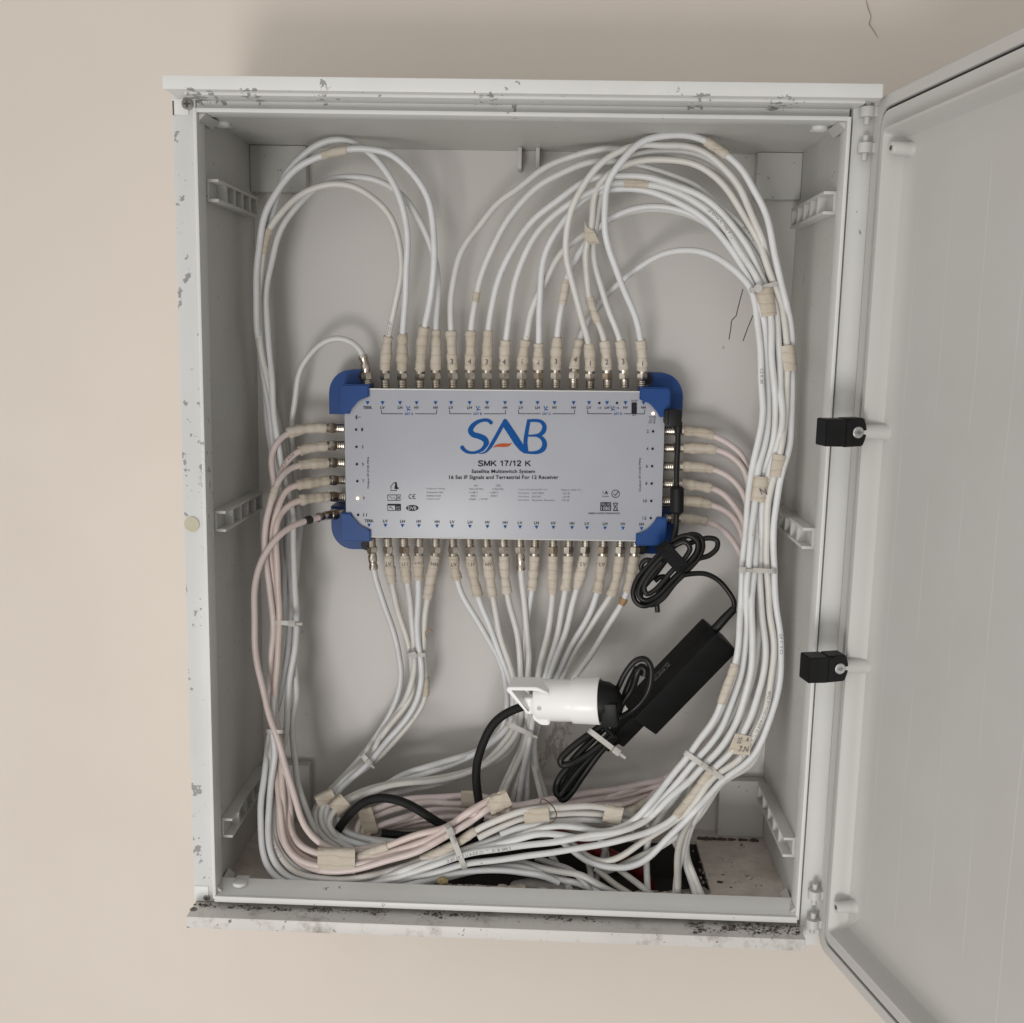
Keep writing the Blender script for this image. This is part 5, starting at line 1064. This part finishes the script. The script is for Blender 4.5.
bm = bmesh.new(); g0, g1 = U(529.5, 696, 0.083), U(530.5, 712.5, 0.083); tube(bm, [g0, g0+(g1-g0)*0.06, g0+(g1-g0)*0.94, g1], [0.0052, 0.0064, 0.0064, 0.0052], 22); link('cord_grip', bm, 'socket', SK)
bm = bmesh.new(); c0 = sp(6, 1.5, 0.0); cyl(bm, c0+sfr*0.006, c0+sfr*0.0212, 0.0034, 18); link('screw_post', bm, 'socket', SK)
bm = bmesh.new(); c0 = sp(6, 1.5, 0.0213); cyl(bm, c0, c0+sfr*0.0003, 0.0024, 14); link('screw_hole', bm, 'tie', SK)
# plug body in the socket (belongs to the lead)
bm = bmesh.new(); tube(bm, [s0_+sax*(L2-0.012), s0_+sax*(L2+0.001), s0_+sax*(L2+0.010), s0_+sax*(L2+0.017), s0_+sax*(L2+0.021)], [R2*0.86, R2*0.86, R2*0.78, R2*0.60, R2*0.3], 26)
c0 = s0_+sax*(L2+0.006); Mp = Matrix(((sax[0], sup[0], sfr[0], c0[0]), (sax[1], sup[1], sfr[1], c0[1]), (sax[2], sup[2], sfr[2], c0[2]), (0,0,0,1)))
box(bm, (-0.004, -0.021, 0.004), (0.013, 0.006, 0.0195), Mp, 0.003); link('plug', bm, 'black', ML, angle=40)
# white tie round the folded lead
band('cable_tie', (601.2,743), (604.4,738.8), 18.5, 'tie', 'pale nylon tie round the folded black mains lead', 'cable tie', ZG, dfix=(0.080, 0.106), n_=3, head=(0.93, 1.2), power=4)

# ------------------------------------------------------------------ dirt, crumbs and filler
bm = bmesh.new()
for k_ in range(110):
    w_ = random.random()
    px0 = random.uniform(688, 792) if w_ < 0.46 else (random.uniform(205, 330) if w_ < 0.66 else (random.uniform(310, 480) if w_ < 0.88 else random.uniform(205, 800)))
    dp0 = random.random()**1.8*(0.018 if px0 > 690 else 0.006); sp_ = random.uniform(0.0012, 0.0045)
    for _ in range(random.choice([4, 8, 14, 24])):
        p = U(px0, 907+(px0-205)*0.034, FY); r_ = 0.00032*math.exp(random.gauss(0.35, 0.55))
        lump(bm, (p[0]+random.gauss(0, sp_*1.5), min(0.006, 0.0025-dp0*0.85+random.gauss(0, sp_*0.6)), sz1+r_*0.3), min(r_, 0.0018), (random.uniform(0.8, 1.7), random.uniform(0.7, 1.2), 0.7), 1, 0.45, random.choice([0, 0, 1]))
o = link('dirt', bm, ['dirt', 'grout']); tag(o, 'dark grit gathered along the back of the cabinet sill', 'dirt', None, 'stuff')
bm = bmesh.new()
for k_ in range(26):
    x0_ = random.uniform(HX1+0.004, hw-0.008) if random.random() < 0.75 else random.uniform(-hw+0.012, HX0-0.004); y0_ = random.uniform(0.05, 0.172); sp_ = random.uniform(0.002, 0.010)
    for _ in range(random.choice([2, 4, 7, 12])):
        r_ = 0.00035*math.exp(random.gauss(0.3, 0.6)); x = x0_+random.gauss(0, sp_); y = min(0.178, max(0.046, y0_+random.gauss(0, sp_)))
        if not (HX0-0.002 < x < HX1+0.002) and abs(x) < hw-0.004: lump(bm, (x, y, zf+r_*0.2), min(r_, 0.0022), (random.uniform(0.8, 1.6), 1, 0.6), 1, 0.45, random.choice([0, 0, 1]))
for q in range(26):
    p = Zhit(random.uniform(690, 750), random.uniform(822, 838), zf); lump(bm, (p[0], min(p[1], 0.17), zf+0.001), random.uniform(0.0012, 0.0034), (1.3,1,0.6), 2, 0.35, 1)
o = link('floor_rubble', bm, ['plaster', 'dirt']); tag(o, 'plaster crumbs and grit scattered on the cabinet floor', 'rubble', None, 'stuff')
bm = bmesh.new()
x = HX0
while x < HX1:
    k = random.uniform(0.0015, 0.005); lump(bm, (x, HY0+random.uniform(-0.003, 0.002), zf+0.0005), k, (1.4, 0.8, 0.55), 2, 0.3, random.choice([0, 0, 1])); x += k*1.6
for q in range(12): lump(bm, (HX1-random.uniform(0, 0.006), random.uniform(HY0, HY1), zf-0.001), random.uniform(0.001, 0.0025), (0.7, 1.3, 0.8), 1, 0.35, random.choice([0, 1]))
o = link('broken_edge', bm, ['plaster', 'grout']); tag(o, 'crumbled plaster along the broken front edge of the floor opening', 'plaster', None, 'stuff')
bm = bmesh.new(); p = Zhit(562, 888, zf-0.002); lump(bm, (p[0], 0.052, zf-0.003), 0.030, (1.25, 0.36, 0.32), 4, 0.05); lump(bm, (p[0]-0.03, 0.053, zf-0.003), 0.02, (1.2, 0.5, 0.4), 3, 0.07)
for v in bm.verts: v.co.z = max(v.co.z, zf-0.012)
o = link('filler_lump', bm, 'grout'); tag(o, 'grey lump of filler at the front of the floor opening', 'filler')
bm = bmesh.new(); p = Zhit(660, 892, zf); lump(bm, (p[0]+0.03, 0.047, zf-0.003), 0.016, (1.6, 0.45, 0.35), 3, 0.09); lump(bm, (HX1-0.012, 0.052, zf-0.003), 0.013, (1.0, 0.8, 0.4), 3, 0.1)
o = link('filler_lump', bm, 'grout'); tag(o, 'grey filler smeared in the right front corner of the opening', 'filler')
bm = bmesh.new(); p = U(443, 881, 0.036); lump(bm, p, 0.0048, (1.1, 0.8, 0.9), 3, 0.2); o = link('yellow_lump', bm, 'lint'); tag(o, 'small yellowish lump below the upright tie', 'lump')

# ------------------------------------------------------------------ light
wd = bpy.data.worlds.new('World'); S.world = wd; wd.use_nodes = True
nt = wd.node_tree; bg = nt.nodes['Background']        # daylit room: bright towards the window side, dark behind the door
tc = nt.nodes.new('ShaderNodeTexCoord'); dt = nt.nodes.new('ShaderNodeVectorMath'); dt.operation = 'DOT_PRODUCT'
dt.inputs[1].default_value = Vector((-0.76, -0.63, 0.10)).normalized(); nt.links.new(tc.outputs['Generated'], dt.inputs[0])
mr = nt.nodes.new('ShaderNodeMapRange'); mr.inputs['From Min'].default_value = -0.15; mr.inputs['From Max'].default_value = 1.0; mr.inputs['To Min'].default_value = 0.17; mr.inputs['To Max'].default_value = 1.0; mr.interpolation_type = 'SMOOTHSTEP'
nt.links.new(dt.outputs['Value'], mr.inputs['Value']); ml = nt.nodes.new('ShaderNodeMath'); ml.operation = 'MULTIPLY'; ml.inputs[1].default_value = 1.03
nt.links.new(mr.outputs['Result'], ml.inputs[0]); nt.links.new(ml.outputs[0], bg.inputs['Strength']); bg.inputs['Color'].default_value = (1.0, 0.975, 0.945, 1)
def area(name, loc, aim, size, power, col):
    L = bpy.data.lights.new(name, 'AREA'); L.shape = 'SQUARE'; L.size = size; L.energy = power; L.color = col
    o = bpy.data.objects.new(name, L); COL.objects.link(o); o.location = loc
    d = Vector(aim)-Vector(loc); o.rotation_euler = d.to_track_quat('-Z', 'Y').to_euler(); return o
area('window_light', (-0.58, -2.7, -1.2), (0, 0.1, 0), 0.8, 31, (1.0, 0.975, 0.95))
vs = S.view_settings; vs.view_transform = 'Standard'; vs.look = 'None'; vs.exposure = 0; vs.gamma = 1; vs.use_curve_mapping = False
S.cycles.max_bounces = 8; S.cycles.diffuse_bounces = 5
